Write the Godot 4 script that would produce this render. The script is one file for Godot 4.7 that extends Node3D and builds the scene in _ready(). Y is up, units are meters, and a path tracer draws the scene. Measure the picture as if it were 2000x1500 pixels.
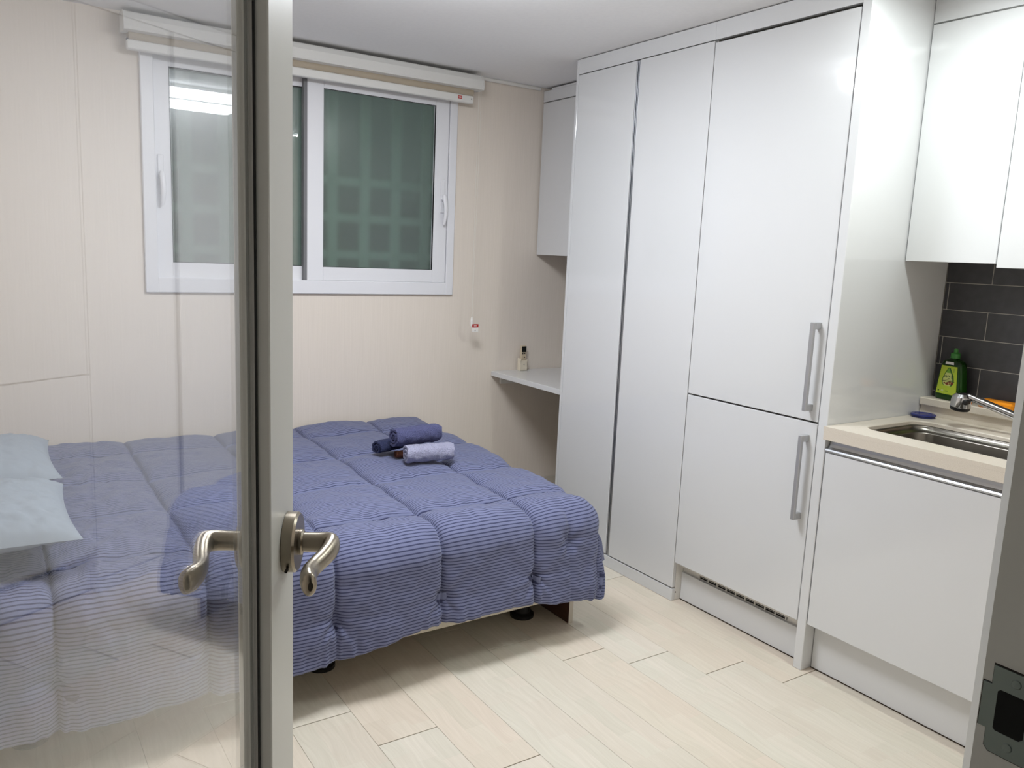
extends Node3D
# One-room flat at night: bed under the window, white fitted cupboards and a small kitchen on the right,
# seen from the doorway past the half-open glass door. y up, metres. Back wall z = 0, cupboard fronts x = 0.

const CEIL := 2.25
const XL := -2.62      # left wall
const XR := 0.614      # tiled right wall
const ZF := 3.35       # door wall, room side
const DUVET_TOP := 0.486

var M := {}
var names := {}
var wood_noise := FastNoiseLite.new()
var cloth_noise := FastNoiseLite.new()
var fold_noise := FastNoiseLite.new()

# ------------------------------------------------------------------ mesh building
class MB:
	var v := PackedVector3Array()
	var n := PackedVector3Array()
	var uv := PackedVector2Array()
	func tri(a: Vector3, b: Vector3, c: Vector3, na: Vector3, nb: Vector3, nc: Vector3, ua := Vector2.ZERO, ub := Vector2.ZERO, uc := Vector2.ZERO) -> void:
		if (b - a).cross(c - a).dot(na + nb + nc) > 0.0:
			v.append_array([a, c, b]); n.append_array([na, nc, nb]); uv.append_array([ua, uc, ub])
		else:
			v.append_array([a, b, c]); n.append_array([na, nb, nc]); uv.append_array([ua, ub, uc])
	func quad(a: Vector3, b: Vector3, c: Vector3, d: Vector3, nn: Vector3, uvs := []) -> void:
		if uvs.is_empty():
			tri(a, b, c, nn, nn, nn); tri(a, c, d, nn, nn, nn)
		else:
			tri(a, b, c, nn, nn, nn, uvs[0], uvs[1], uvs[2]); tri(a, c, d, nn, nn, nn, uvs[0], uvs[2], uvs[3])
	# chamfered box between two corners
	func box(lo: Vector3, hi: Vector3, ch := 0.0015) -> MB:
		var c := (lo + hi) * 0.5
		var h := (hi - lo) * 0.5
		ch = minf(ch, minf(h.x, minf(h.y, h.z)) * 0.9)
		for i in 3:
			var j := (i + 1) % 3
			var k := (i + 2) % 3
			for s in [-1.0, 1.0]:
				var p := []
				var us := []
				for q in [[-1.0, -1.0], [1.0, -1.0], [1.0, 1.0], [-1.0, 1.0]]:
					var w := Vector3.ZERO
					w[i] = s * h[i]; w[j] = q[0] * (h[j] - ch); w[k] = q[1] * (h[k] - ch)
					p.append(c + w); us.append(Vector2((c + w)[j], (c + w)[k]))
				var nn := Vector3.ZERO
				nn[i] = s
				quad(p[0], p[1], p[2], p[3], nn, us)
				if ch > 0.0:
					for t in [-1.0, 1.0]:
						var e := []
						for r in [-1.0, 1.0]:
							var a := Vector3.ZERO
							a[i] = s * h[i]; a[j] = t * (h[j] - ch); a[k] = r * (h[k] - ch)
							var b := Vector3.ZERO
							b[i] = s * (h[i] - ch); b[j] = t * h[j]; b[k] = r * (h[k] - ch)
							e.append([c + a, c + b])
						var en := Vector3.ZERO
						en[i] = s; en[j] = t
						quad(e[0][0], e[1][0], e[1][1], e[0][1], en.normalized())
		if ch > 0.0:
			for sx in [-1.0, 1.0]:
				for sy in [-1.0, 1.0]:
					for sz in [-1.0, 1.0]:
						var g := Vector3(sx, sy, sz)
						var nn := g.normalized()
						tri(c + Vector3(sx * h.x, sy * (h.y - ch), sz * (h.z - ch)), c + Vector3(sx * (h.x - ch), sy * h.y, sz * (h.z - ch)), c + Vector3(sx * (h.x - ch), sy * (h.y - ch), sz * h.z), nn, nn, nn)
		return self
	# grid of points, rows of equal length; out: rough outward direction check by a centre point or a fixed vector
	func grid(rows: Array, wrap := false, centre: Variant = null, uvrows := []) -> MB:
		var nr := rows.size()
		var nc: int = rows[0].size()
		var nm := []
		for i in nr:
			var line := []
			for j in nc:
				var a: Vector3 = rows[mini(i + 1, nr - 1)][j] - rows[maxi(i - 1, 0)][j]
				var j1 := (j + 1) % nc if wrap else mini(j + 1, nc - 1)
				var j0 := (j + nc - 1) % nc if wrap else maxi(j - 1, 0)
				var b: Vector3 = rows[i][j1] - rows[i][j0]
				line.append(a.cross(b).normalized())
			nm.append(line)
		# one global flip so that normals point away from the centre
		if centre != null:
			var sum := 0.0
			for i in nr:
				for j in nc:
					sum += nm[i][j].dot(rows[i][j] - centre) if centre is Vector3 else 0.0
			if sum < 0.0:
				for i in nr:
					for j in nc:
						nm[i][j] = -nm[i][j]
		for i in nr - 1:
			for j in (nc if wrap else nc - 1):
				var k := (j + 1) % nc
				var u := [Vector2.ZERO, Vector2.ZERO, Vector2.ZERO, Vector2.ZERO]
				if not uvrows.is_empty():
					u = [uvrows[i][j], uvrows[i][k], uvrows[i + 1][k], uvrows[i + 1][j]]
				tri(rows[i][j], rows[i][k], rows[i + 1][k], nm[i][j], nm[i][k], nm[i + 1][k], u[0], u[1], u[2])
				tri(rows[i][j], rows[i + 1][k], rows[i + 1][j], nm[i][j], nm[i + 1][k], nm[i + 1][j], u[0], u[2], u[3])
		return self
	# turned shape: profile of (radius, height) along an axis from a point
	func lathe(at: Vector3, axis: Vector3, prof: Array, seg := 24) -> MB:
		var up := axis.normalized()
		var x := up.cross(Vector3.RIGHT if absf(up.x) < 0.8 else Vector3.FORWARD).normalized()
		var z := x.cross(up)
		for i in prof.size() - 1:
			var p: Vector2 = prof[i]
			var q: Vector2 = prof[i + 1]
			var d := q - p
			if d.length() < 1e-7:
				continue
			var nn := Vector2(d.y, -d.x).normalized()
			for s in seg:
				var a0 := TAU * s / seg
				var a1 := TAU * (s + 1) / seg
				var r0 := x * cos(a0) + z * sin(a0)
				var r1 := x * cos(a1) + z * sin(a1)
				var n0 := r0 * nn.x + up * nn.y
				var n1 := r1 * nn.x + up * nn.y
				var A := at + r0 * p.x + up * p.y
				var B := at + r1 * p.x + up * p.y
				var C := at + r1 * q.x + up * q.y
				var D := at + r0 * q.x + up * q.y
				if p.x > 1e-6:
					tri(A, B, C, n0, n1, n1)
				if q.x > 1e-6:
					tri(A, C, D, n0, n1, n0)
		return self
	# tube through points; radii as Vector2 (across, along up) per point
	func tube(pts: Array, radii: Array, seg := 12, up := Vector3.UP, caps := true) -> MB:
		var rows := []
		var centre := Vector3.ZERO
		for i in pts.size():
			var d: Vector3 = (pts[mini(i + 1, pts.size() - 1)] - pts[maxi(i - 1, 0)]).normalized()
			var side := d.cross(up).normalized()
			var u2 := side.cross(d).normalized()
			var line := []
			for s in seg:
				var a := TAU * s / seg
				line.append(pts[i] + side * cos(a) * radii[i].x + u2 * sin(a) * radii[i].y)
			rows.append(line)
		var before := v.size()
		# orient by first ring
		var g := MB.new()
		g.grid(rows, true)
		var mid: Vector3 = (pts[0] + pts[1]) * 0.5
		var sgn := 0.0
		for t in range(0, mini(g.v.size(), seg * 6)):
			sgn += g.n[t].dot(g.v[t] - mid)
		for t in range(0, g.v.size(), 3):
			var f := 1.0 if sgn > 0.0 else -1.0
			tri(g.v[t], g.v[t + 1], g.v[t + 2], g.n[t] * f, g.n[t + 1] * f, g.n[t + 2] * f)
		if caps:
			for e in [0, pts.size() - 1]:
				var dirv: Vector3 = (pts[0] - pts[1]) if e == 0 else (pts[e] - pts[e - 1])
				dirv = dirv.normalized()
				for s in seg:
					tri(pts[e], rows[e][s], rows[e][(s + 1) % seg], dirv, dirv, dirv)
		return self
	# prism: polygon in a plane (2D) pushed along depth. o + ax*x + ay*y, depth vector
	func prism(poly: Array, o: Vector3, ax: Vector3, ay: Vector3, dep: Vector3) -> MB:
		var pk := PackedVector2Array(poly)
		var idx := Geometry2D.triangulate_polygon(pk)
		var dn := dep.normalized()
		for t in range(0, idx.size(), 3):
			var a := o + ax * pk[idx[t]].x + ay * pk[idx[t]].y
			var b := o + ax * pk[idx[t + 1]].x + ay * pk[idx[t + 1]].y
			var c := o + ax * pk[idx[t + 2]].x + ay * pk[idx[t + 2]].y
			tri(a, b, c, -dn, -dn, -dn, pk[idx[t]], pk[idx[t + 1]], pk[idx[t + 2]])
			tri(a + dep, b + dep, c + dep, dn, dn, dn, pk[idx[t]], pk[idx[t + 1]], pk[idx[t + 2]])
		var turn := 1.0 if not Geometry2D.is_polygon_clockwise(pk) else -1.0
		for i in pk.size():
			var p := pk[i]
			var q := pk[(i + 1) % pk.size()]
			var e := (q - p).normalized()
			var nn := (ax * e.y - ay * e.x) * turn
			var a := o + ax * p.x + ay * p.y
			var b := o + ax * q.x + ay * q.y
			quad(a, b, b + dep, a + dep, nn.normalized())
		return self
	func mesh() -> ArrayMesh:
		var arr := []
		arr.resize(Mesh.ARRAY_MAX)
		arr[Mesh.ARRAY_VERTEX] = v
		arr[Mesh.ARRAY_NORMAL] = n
		arr[Mesh.ARRAY_TEX_UV] = uv
		var m := ArrayMesh.new()
		m.add_surface_from_arrays(Mesh.PRIMITIVE_TRIANGLES, arr)
		return m

func mb() -> MB:
	return MB.new()

# a large smooth indexed grid
func big_grid(pos: PackedVector3Array, uvs: PackedVector2Array, nu: int, nv: int) -> ArrayMesh:
	var nrm := PackedVector3Array()
	nrm.resize(pos.size())
	for j in nv:
		for i in nu:
			var du := pos[j * nu + mini(i + 1, nu - 1)] - pos[j * nu + maxi(i - 1, 0)]
			var dv := pos[mini(j + 1, nv - 1) * nu + i] - pos[maxi(j - 1, 0) * nu + i]
			nrm[j * nu + i] = dv.cross(du).normalized()
	var idx := PackedInt32Array()
	for j in nv - 1:
		for i in nu - 1:
			var a := j * nu + i
			var b := a + 1
			var c := a + nu
			var d := c + 1
			idx.append_array([a, b, c, b, d, c])
	var t := (pos[idx[1]] - pos[idx[0]]).cross(pos[idx[2]] - pos[idx[0]])
	if t.dot(nrm[idx[0]]) > 0.0:
		for k in range(0, idx.size(), 3):
			var s := idx[k + 1]
			idx[k + 1] = idx[k + 2]
			idx[k + 2] = s
	var arr := []
	arr.resize(Mesh.ARRAY_MAX)
	arr[Mesh.ARRAY_VERTEX] = pos
	arr[Mesh.ARRAY_NORMAL] = nrm
	arr[Mesh.ARRAY_TEX_UV] = uvs
	arr[Mesh.ARRAY_INDEX] = idx
	var m := ArrayMesh.new()
	m.add_surface_from_arrays(Mesh.PRIMITIVE_TRIANGLES, arr)
	return m

# ------------------------------------------------------------------ things, parts, names
func numbered(called: String) -> String:
	if not names.has(called):
		names[called] = 0
		return called
	names[called] += 1
	return "%s_%03d" % [called, names[called]]

func tag(o: Node, label: String, category: String, group := "") -> void:
	o.set_meta("label", label)
	o.set_meta("category", category)
	if group != "":
		o.set_meta("group", group)

func thing(called: String, base: Vector3, label: String, category: String, group := "") -> Node3D:
	var o := Node3D.new()
	o.name = numbered(called)
	o.position = base
	add_child(o, true)
	tag(o, label, category, group)
	return o

# a piece of the setting (Node3D or, with a mesh, a MeshInstance3D)
func setting(called: String, base := Vector3.ZERO, label := "", b: MB = null, mat: Material = null) -> Node3D:
	var o: Node3D = MeshInstance3D.new() if b != null else Node3D.new()
	o.name = called
	if b != null:
		(o as MeshInstance3D).mesh = b.mesh()
		(o as MeshInstance3D).material_override = mat
	o.position = base
	add_child(o, true)
	o.set_meta("kind", "structure")
	if label != "":
		o.set_meta("label", label)
	return o

# part in world coordinates under a thing that stands unturned at its base
func part(called: String, b: MB, mat: Material, parent: Node3D, label := "") -> MeshInstance3D:
	var o := own(called, b.mesh(), mat, parent, label)
	if parent.get_parent() == self and not (parent is MeshInstance3D):
		o.position = -parent.position
	return o

# part in the parent's own axes
func own(called: String, mesh: Mesh, mat: Material, parent: Node3D, label := "") -> MeshInstance3D:
	var o := MeshInstance3D.new()
	o.name = called
	o.mesh = mesh
	o.material_override = mat
	parent.add_child(o, true)
	if label != "":
		o.set_meta("label", label)
	return o

func bx(lo: Vector3, hi: Vector3, ch := 0.0015) -> MB:
	return mb().box(lo, hi, ch)

# ------------------------------------------------------------------ materials
func mat(called: String, c: Color, rough := 0.5, metal := 0.0, spec := 0.5) -> StandardMaterial3D:
	var m := StandardMaterial3D.new()
	m.resource_name = called
	m.albedo_color = c
	m.roughness = rough
	m.metallic = metal
	m.metallic_specular = spec
	M[called] = m
	return m

func noise_tex(freq: float, seed_: int, lo: Color, hi: Color, size := 512, oct := 4) -> NoiseTexture2D:
	var f := FastNoiseLite.new()
	f.seed = seed_
	f.frequency = freq
	f.fractal_octaves = oct
	var t := NoiseTexture2D.new()
	t.width = size
	t.height = size
	t.seamless = true
	t.noise = f
	var g := Gradient.new()
	g.set_color(0, lo)
	g.set_color(1, hi)
	t.color_ramp = g
	return t

func plank_texture() -> ImageTexture:
	# print of a whitewashed two-strip board, 0.6 m square
	var w := 1024
	var img := Image.create(w, w, false, Image.FORMAT_RGB8)
	var f1 := FastNoiseLite.new(); f1.seed = 11; f1.frequency = 0.011; f1.fractal_octaves = 4
	var f2 := FastNoiseLite.new(); f2.seed = 12; f2.frequency = 0.05; f2.fractal_octaves = 3
	var f3 := FastNoiseLite.new(); f3.seed = 13; f3.frequency = 0.004; f3.fractal_octaves = 2
	var rng := RandomNumberGenerator.new(); rng.seed = 5
	var strips := 12
	var cuts := []
	for s in strips:
		var c := []
		var at := rng.randf_range(40, 300)
		while at < w - 80:
			c.append([at, rng.randf(), rng.randf_range(-1, 1)])
			at += rng.randf_range(230, 420)
		cuts.append(c)
	for x in w:
		var s := x * strips / w
		var inx := fmod(float(x) * strips / w, 1.0)
		for y in w:
			var tone := 0.5
			var pink := 0.0
			var line := 0.0
			for c in cuts[s]:
				if y > c[0]:
					tone = c[1]; pink = c[2]
				if absf(y - c[0]) < 1.2:
					line = 0.5
			if inx < 0.022:
				line = maxf(line, 0.35)
			# a soft cathedral figure bends the grain
			var bend := f3.get_noise_2d(x * 0.8 + s * 90.0, y * 0.5) * 26.0
			var g := f1.get_noise_2d((x + bend) * 4.0 + s * 500.0, y * 0.16) * 0.5 + f2.get_noise_2d((x + bend) * 3.2, y * 0.09) * 0.35
			var val := 0.0 + g * 0.046 + (tone - 0.5) * 0.022 - line * 0.02
			var col := Color(0.866 + val + pink * 0.004, 0.834 + val * 1.05 - pink * 0.004, 0.775 + val * 1.15 - pink * 0.003)
			img.set_pixel(x, y, col)
	img.generate_mipmaps()
	return ImageTexture.create_from_image(img)

func stripe_texture() -> ImageTexture:
	# woven stripe of the bedding: 8 periods high; dark slate line between paler blue bands
	var img := Image.create(64, 256, false, Image.FORMAT_RGB8)
	var rng := RandomNumberGenerator.new(); rng.seed = 3
	for y in 256:
		var ph := fmod(y / 32.0, 1.0)
		var dark := smoothstep(0.30, 0.40, ph) * (1.0 - smoothstep(0.62, 0.72, ph))
		for x in 64:
			var j := rng.randf_range(-0.012, 0.012)
			var c := Color(0.462, 0.483, 0.605).lerp(Color(0.255, 0.268, 0.385), dark)
			img.set_pixel(x, y, Color(c.r + j, c.g + j, c.b + j))
	img.generate_mipmaps()
	return ImageTexture.create_from_image(img)

func wallpaper_texture() -> ImageTexture:
	var w := 512
	var img := Image.create(w, w, false, Image.FORMAT_RGB8)
	var f := FastNoiseLite.new(); f.seed = 31; f.frequency = 0.06; f.fractal_octaves = 3
	var rng := RandomNumberGenerator.new(); rng.seed = 8
	for x in w:
		for y in w:
			var s := f.get_noise_2d(x * 1.6, y * 0.03) * 0.012 + rng.randf_range(-0.006, 0.006)
			img.set_pixel(x, y, Color(0.905 + s, 0.865 + s, 0.820 + s * 1.1))
	img.generate_mipmaps()
	return ImageTexture.create_from_image(img)

func soap_label_texture() -> ImageTexture:
	var w := 160
	var h := 260
	var img := Image.create(w, h, false, Image.FORMAT_RGB8)
	var lime := Color(0.72, 0.80, 0.22)
	var cream := Color(0.80, 0.83, 0.50)
	var green := Color(0.13, 0.34, 0.10)
	img.fill(lime)
	for y in h:
		for x in w:
			# drop outline: point at top, round foot
			var fx := (x - 84.0) / 62.0
			var fy := (y - 14.0) / 168.0
			if fy > 0.0 and fy < 1.0:
				var half := sqrt(maxf(0.0, sin(fy * PI * 0.94))) * (0.35 + 0.65 * fy)
				var d := absf(fx) - half
				if d < 0.0:
					img.set_pixel(x, y, cream if fy > 0.28 else Color(0.45, 0.66, 0.2))
				if absf(d) < (0.10 if fx > 0.0 else 0.05):
					img.set_pixel(x, y, green)
	# three syllables in dark strokes
	var ink := Color(0.15, 0.28, 0.10)
	var st := func(x0: int, y0: int, ww: int, hh: int) -> void:
		img.fill_rect(Rect2i(x0, y0, ww, hh), ink)
	st.call(44, 88, 18, 4); st.call(51, 92, 4, 10); st.call(46, 101, 6, 4); st.call(55, 101, 6, 4); st.call(66, 84, 4, 26); st.call(70, 95, 6, 4)
	st.call(80, 86, 12, 4); st.call(80, 98, 12, 4); st.call(78, 88, 4, 12); st.call(90, 88, 4, 12); st.call(98, 84, 4, 22); st.call(92, 90, 6, 3); st.call(92, 96, 6, 3); st.call(82, 104, 4, 10); st.call(82, 112, 20, 4)
	st.call(110, 84, 24, 4); st.call(114, 88, 4, 7); st.call(126, 88, 4, 7); st.call(110, 95, 24, 4); st.call(120, 99, 4, 4); st.call(108, 103, 28, 3); st.call(115, 109, 14, 3); st.call(115, 115, 14, 3); st.call(113, 110, 3, 7); st.call(128, 110, 3, 7)
	for k in 16:
		img.fill_rect(Rect2i(52 + k * 5, 124, 3, 5), Color(0.3, 0.36, 0.16))
	# berries and leaves band
	img.fill_rect(Rect2i(34, 136, 108, 7), Color(0.25, 0.30, 0.12))
	var rng := RandomNumberGenerator.new(); rng.seed = 21
	for k in 26:
		var c := Vector2(rng.randf_range(48, 128), rng.randf_range(146, 170))
		var r := rng.randf_range(4, 9)
		var cc := Color(0.42, 0.10, 0.08).lerp(Color(0.55, 0.33, 0.16), rng.randf())
		for y in range(int(c.y - r), int(c.y + r) + 1):
			for x in range(int(c.x - r), int(c.x + r) + 1):
				if Vector2(x, y).distance_to(c) < r and x >= 0 and x < w and y < h:
					img.set_pixel(x, y, cc)
	img.fill_rect(Rect2i(14, 226, 12, 14), green)
	img.fill_rect(Rect2i(42, 224, 18, 16), Color(0.86, 0.88, 0.6))
	img.fill_rect(Rect2i(46, 229, 10, 4), green)
	img.fill_rect(Rect2i(74, 226, 24, 12), Color(0.55, 0.66, 0.2))
	img.fill_rect(Rect2i(128, 20, 7, 34), Color(0.50, 0.62, 0.2))
	img.generate_mipmaps()
	return ImageTexture.create_from_image(img)

func make_materials() -> void:
	var gloss := mat("white_gloss", Color(0.866, 0.870, 0.876), 0.07, 0.0, 0.5)
	gloss.resource_name = "white_gloss"
	mat("white_matte", Color(0.90, 0.89, 0.87), 0.5)
	mat("carcass", Color(0.80, 0.78, 0.74), 0.6)
	mat("dark_gap", Color(0.16, 0.13, 0.11), 0.8)
	var ceil := mat("ceiling_paper", Color(1, 1, 1), 0.9, 0.0, 0.3)
	ceil.albedo_texture = noise_tex(0.08, 41, Color(0.965, 0.965, 0.97), Color(0.982, 0.982, 0.985), 256)
	ceil.uv1_triplanar = true; ceil.uv1_world_triplanar = true; ceil.uv1_scale = Vector3.ONE * 2.0
	var wall := mat("wallpaper", Color(1, 1, 1), 0.85, 0.0, 0.3)
	wall.albedo_texture = wallpaper_texture()
	wall.uv1_triplanar = true; wall.uv1_world_triplanar = true; wall.uv1_scale = Vector3.ONE * 2.5
	var pl := mat("plank", Color(1, 1, 1), 0.42, 0.0, 0.5)
	pl.albedo_texture = plank_texture()
	var pl2 := pl.duplicate(); pl2.albedo_color = Color(1.0, 0.985, 0.975); pl2.resource_name = "plank_warm"; M["plank_warm"] = pl2
	var pl3 := pl.duplicate(); pl3.albedo_color = Color(0.988, 0.986, 0.982); pl3.resource_name = "plank_pale"; M["plank_pale"] = pl3
	mat("subfloor", Color(0.20, 0.15, 0.10), 0.9)
	mat("pvc", Color(0.90, 0.90, 0.915), 0.35)
	mat("pvc_groove", Color(0.45, 0.45, 0.46), 0.5)
	mat("gasket", Color(0.06, 0.065, 0.07), 0.6)
	var clear := mat("clear_glass", Color(0.92, 0.97, 0.95, 0.04), 0.0)
	clear.transparency = BaseMaterial3D.TRANSPARENCY_ALPHA
	var door_glass := mat("door_glass", Color(0.80, 0.86, 0.86, 0.03), 0.0)
	door_glass.transparency = BaseMaterial3D.TRANSPARENCY_ALPHA
	var frost := mat("frosted_glass", Color(0.76, 0.82, 0.80, 0.12), 0.20)
	frost.refraction_enabled = true
	frost.refraction_scale = 0.05
	mat("blind_white", Color(0.89, 0.885, 0.87), 0.45)
	mat("blind_fabric", Color(0.70, 0.65, 0.575), 0.85)
	mat("red_print", Color(0.72, 0.10, 0.09), 0.5)
	mat("tag_white", Color(0.93, 0.92, 0.90), 0.5)
	mat("cord", Color(0.88, 0.86, 0.82), 0.7)
	mat("door_paint", Color(0.83, 0.83, 0.81), 0.42)
	mat("satin_nickel", Color(0.60, 0.565, 0.51), 0.30, 1.0)
	mat("steel_plate", Color(0.47, 0.51, 0.50), 0.42, 0.8)
	mat("chrome", Color(0.78, 0.78, 0.79), 0.08, 1.0)
	mat("brushed_steel", Color(0.52, 0.505, 0.48), 0.30, 1.0)
	mat("aluminium", Color(0.74, 0.75, 0.77), 0.34, 0.9)
	mat("handle_satin", Color(0.70, 0.70, 0.71), 0.42, 0.55)
	var stone := mat("worktop_stone", Color(1, 1, 1), 0.28)
	stone.albedo_texture = noise_tex(0.22, 51, Color(0.80, 0.755, 0.69), Color(0.92, 0.89, 0.845), 512, 3)
	stone.uv1_triplanar = true; stone.uv1_world_triplanar = true; stone.uv1_scale = Vector3.ONE * 4.0
	var tile := mat("tile", Color(1, 1, 1), 0.38)
	tile.albedo_texture = noise_tex(0.03, 61, Color(0.245, 0.243, 0.256), Color(0.282, 0.28, 0.293), 256)
	tile.uv1_triplanar = true; tile.uv1_world_triplanar = true; tile.uv1_scale = Vector3.ONE * 3.0
	mat("grout", Color(0.72, 0.70, 0.67), 0.9)
	var duvet := mat("duvet_cloth", Color(1, 1, 1), 0.85, 0.0, 0.25)
	duvet.albedo_texture = stripe_texture()
	duvet.rim_enabled = true; duvet.rim = 0.35; duvet.rim_tint = 0.5
	mat("pillow_cloth", Color(0.61, 0.645, 0.685), 0.9, 0.0, 0.2)
	for t in [["towel_lilac", Color(0.68, 0.68, 0.78)], ["towel_slate", Color(0.36, 0.37, 0.52)], ["towel_navy", Color(0.22, 0.24, 0.36)], ["towel_brown", Color(0.42, 0.27, 0.22)]]:
		var m := mat(t[0], t[1], 0.95, 0.0, 0.15)
		m.heightmap_enabled = false
		m.rim_enabled = true; m.rim = 0.5; m.rim_tint = 0.6
		m.normal_enabled = true
		var nt := noise_tex(0.16, 71, Color.BLACK, Color.WHITE, 256, 2)
		nt.color_ramp = null
		nt.as_normal_map = true
		nt.bump_strength = 12.0
		m.normal_texture = nt
		m.normal_scale = 0.9
		m.uv1_triplanar = true; m.uv1_scale = Vector3.ONE * 6.0
	var wal := mat("walnut_board", Color(1, 1, 1), 0.5)
	wal.albedo_texture = noise_tex(0.02, 81, Color(0.27, 0.165, 0.12), Color(0.34, 0.215, 0.16), 256)
	wal.uv1_triplanar = true; wal.uv1_scale = Vector3(1.2, 6.0, 1.2)
	mat("edge_band", Color(0.80, 0.77, 0.72), 0.5)
	mat("cream_fabric", Color(0.86, 0.83, 0.77), 0.9, 0.0, 0.2)
	mat("black_plastic", Color(0.035, 0.035, 0.04), 0.45)
	mat("dark_screen", Color(0.10, 0.11, 0.10), 0.15)
	mat("remote_body", Color(0.78, 0.72, 0.62), 0.45)
	mat("remote_holder", Color(0.90, 0.86, 0.78), 0.45)
	var bot := mat("bottle_green", Color(0.20, 0.48, 0.10, 0.10), 0.06)
	bot.refraction_enabled = true; bot.refraction_scale = 0.04
	mat("soap_liquid", Color(0.30, 0.52, 0.08), 0.2)
	mat("cap_green", Color(0.22, 0.50, 0.20), 0.35)
	var lab := mat("soap_label", Color(1, 1, 1), 0.4)
	lab.albedo_texture = soap_label_texture()
	mat("sponge", Color(0.95, 0.58, 0.06), 0.9)
	mat("blue_plastic", Color(0.17, 0.20, 0.46), 0.25)
	var glow := mat("diffuser", Color(0.95, 0.95, 0.95), 0.4)
	glow.emission_enabled = true
	glow.emission = Color(0.93, 0.965, 1.0)
	glow.emission_energy_multiplier = 3.0
	mat("grille_green", Color(0.74, 0.86, 0.79), 0.6)
	mat("outside_wall", Color(0.46, 0.56, 0.52), 0.9)
	mat("corridor_paint", Color(0.47, 0.455, 0.42), 0.8)
	mat("black_void", Color(0.012, 0.012, 0.013), 0.9)

# ------------------------------------------------------------------ light fittings
func ceiling_lamp(called: String, c: Vector3, size: Vector2, drop: float, energy: float, side: float, tint: Color, label: String) -> void:
	var t := thing(called, Vector3(c.x, CEIL, c.z), label, "ceiling light")
	var hx := size.x * 0.5
	var hz := size.y * 0.5
	part("base_plate", bx(Vector3(c.x - hx + 0.02, CEIL - 0.02, c.z - hz + 0.02), Vector3(c.x + hx - 0.02, CEIL - 0.001, c.z + hz - 0.02)), M.white_matte, t)
	part("lamp_diffuser", bx(Vector3(c.x - hx, CEIL - drop, c.z - hz), Vector3(c.x + hx, CEIL - 0.02, c.z + hz), 0.012), M.diffuser, t)
	# one area light in front of each glowing face: below, and round the sides where the box stands proud
	var side_h := drop - 0.02
	var faces := [[Vector3(0, -drop - 0.003, 0), Vector3(-90, 0, 0), size * 0.97, 1.0]]
	if side > 0.0:
		var mid := -0.02 - side_h * 0.5
		var a := size.x * size.y
		faces.append([Vector3(hx + 0.003, mid, 0), Vector3(0, -90, 0), Vector2(size.y * 0.97, side_h * 0.9), side * size.y * side_h / a])
		faces.append([Vector3(-hx - 0.003, mid, 0), Vector3(0, 90, 0), Vector2(size.y * 0.97, side_h * 0.9), side * size.y * side_h / a])
		faces.append([Vector3(0, mid, -hz - 0.003), Vector3(0, 0, 0), Vector2(size.x * 0.97, side_h * 0.9), side * size.x * side_h / a])
		faces.append([Vector3(0, mid, hz + 0.003), Vector3(0, 180, 0), Vector2(size.x * 0.97, side_h * 0.9), side * size.x * side_h / a])
	for f in faces:
		var l := AreaLight3D.new()
		l.name = "lamp_light"
		l.area_size = f[2]
		l.light_energy = energy * f[3]
		l.light_color = tint
		l.shadow_enabled = true
		l.position = f[0]
		l.rotation_degrees = f[1]
		for p in [["area_range", 9.0], ["area_attenuation", 2.0]]:
			l.set(p[0], p[1])
		t.add_child(l, true)

func _ready() -> void:
	# ---------------- camera
	var cam := Camera3D.new()
	cam.name = "camera"
	add_child(cam)
	cam.position = Vector3(-2.3087, 1.3806, 3.665)
	cam.basis = Basis(Vector3.UP, -0.5894) * Basis(Vector3.RIGHT, -0.1612) * Basis(Vector3.BACK, 0.0436)
	cam.fov = rad_to_deg(2.0 * atan(750.0 / 1573.5))
	cam.near = 0.02
	cam.current = true
	# ---------------- surroundings: dull night sky outside the frosted window
	var we := WorldEnvironment.new()
	we.name = "surroundings"
	var env := Environment.new()
	env.background_mode = Environment.BG_COLOR
	env.background_color = Color(0.46, 0.50, 0.485)
	env.tonemap_mode = Environment.TONE_MAPPER_LINEAR
	env.tonemap_exposure = 1.21
	env.sdfgi_enabled = true
	env.ssao_enabled = true
	env.ssil_enabled = true
	we.environment = env
	add_child(we)
	make_materials()
	# ---------------- the two ceiling lights of the place
	ceiling_lamp("ceiling_light", Vector3(-1.215, 0, 1.53), Vector2(0.60, 0.39), 0.085, 1.95, 0.75, Color(0.965, 0.98, 1.0), "white rectangular ceiling light over the foot of the bed")
	ceiling_lamp("kitchen_light", Vector3(-0.11, 0, 2.52), Vector2(0.11, 0.50), 0.032, 0.8, 0.0, Color(0.97, 1.0, 0.985), "narrow white ceiling light strip in front of the kitchen cupboards")
	build_shell()
	build_window()
	build_door()
	build_wardrobe()
	build_fridge()
	build_corner()
	build_kitchen()
	build_bed()
	build_duvet()
	build_pillows()
	build_towels()
	build_small_things()

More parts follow.
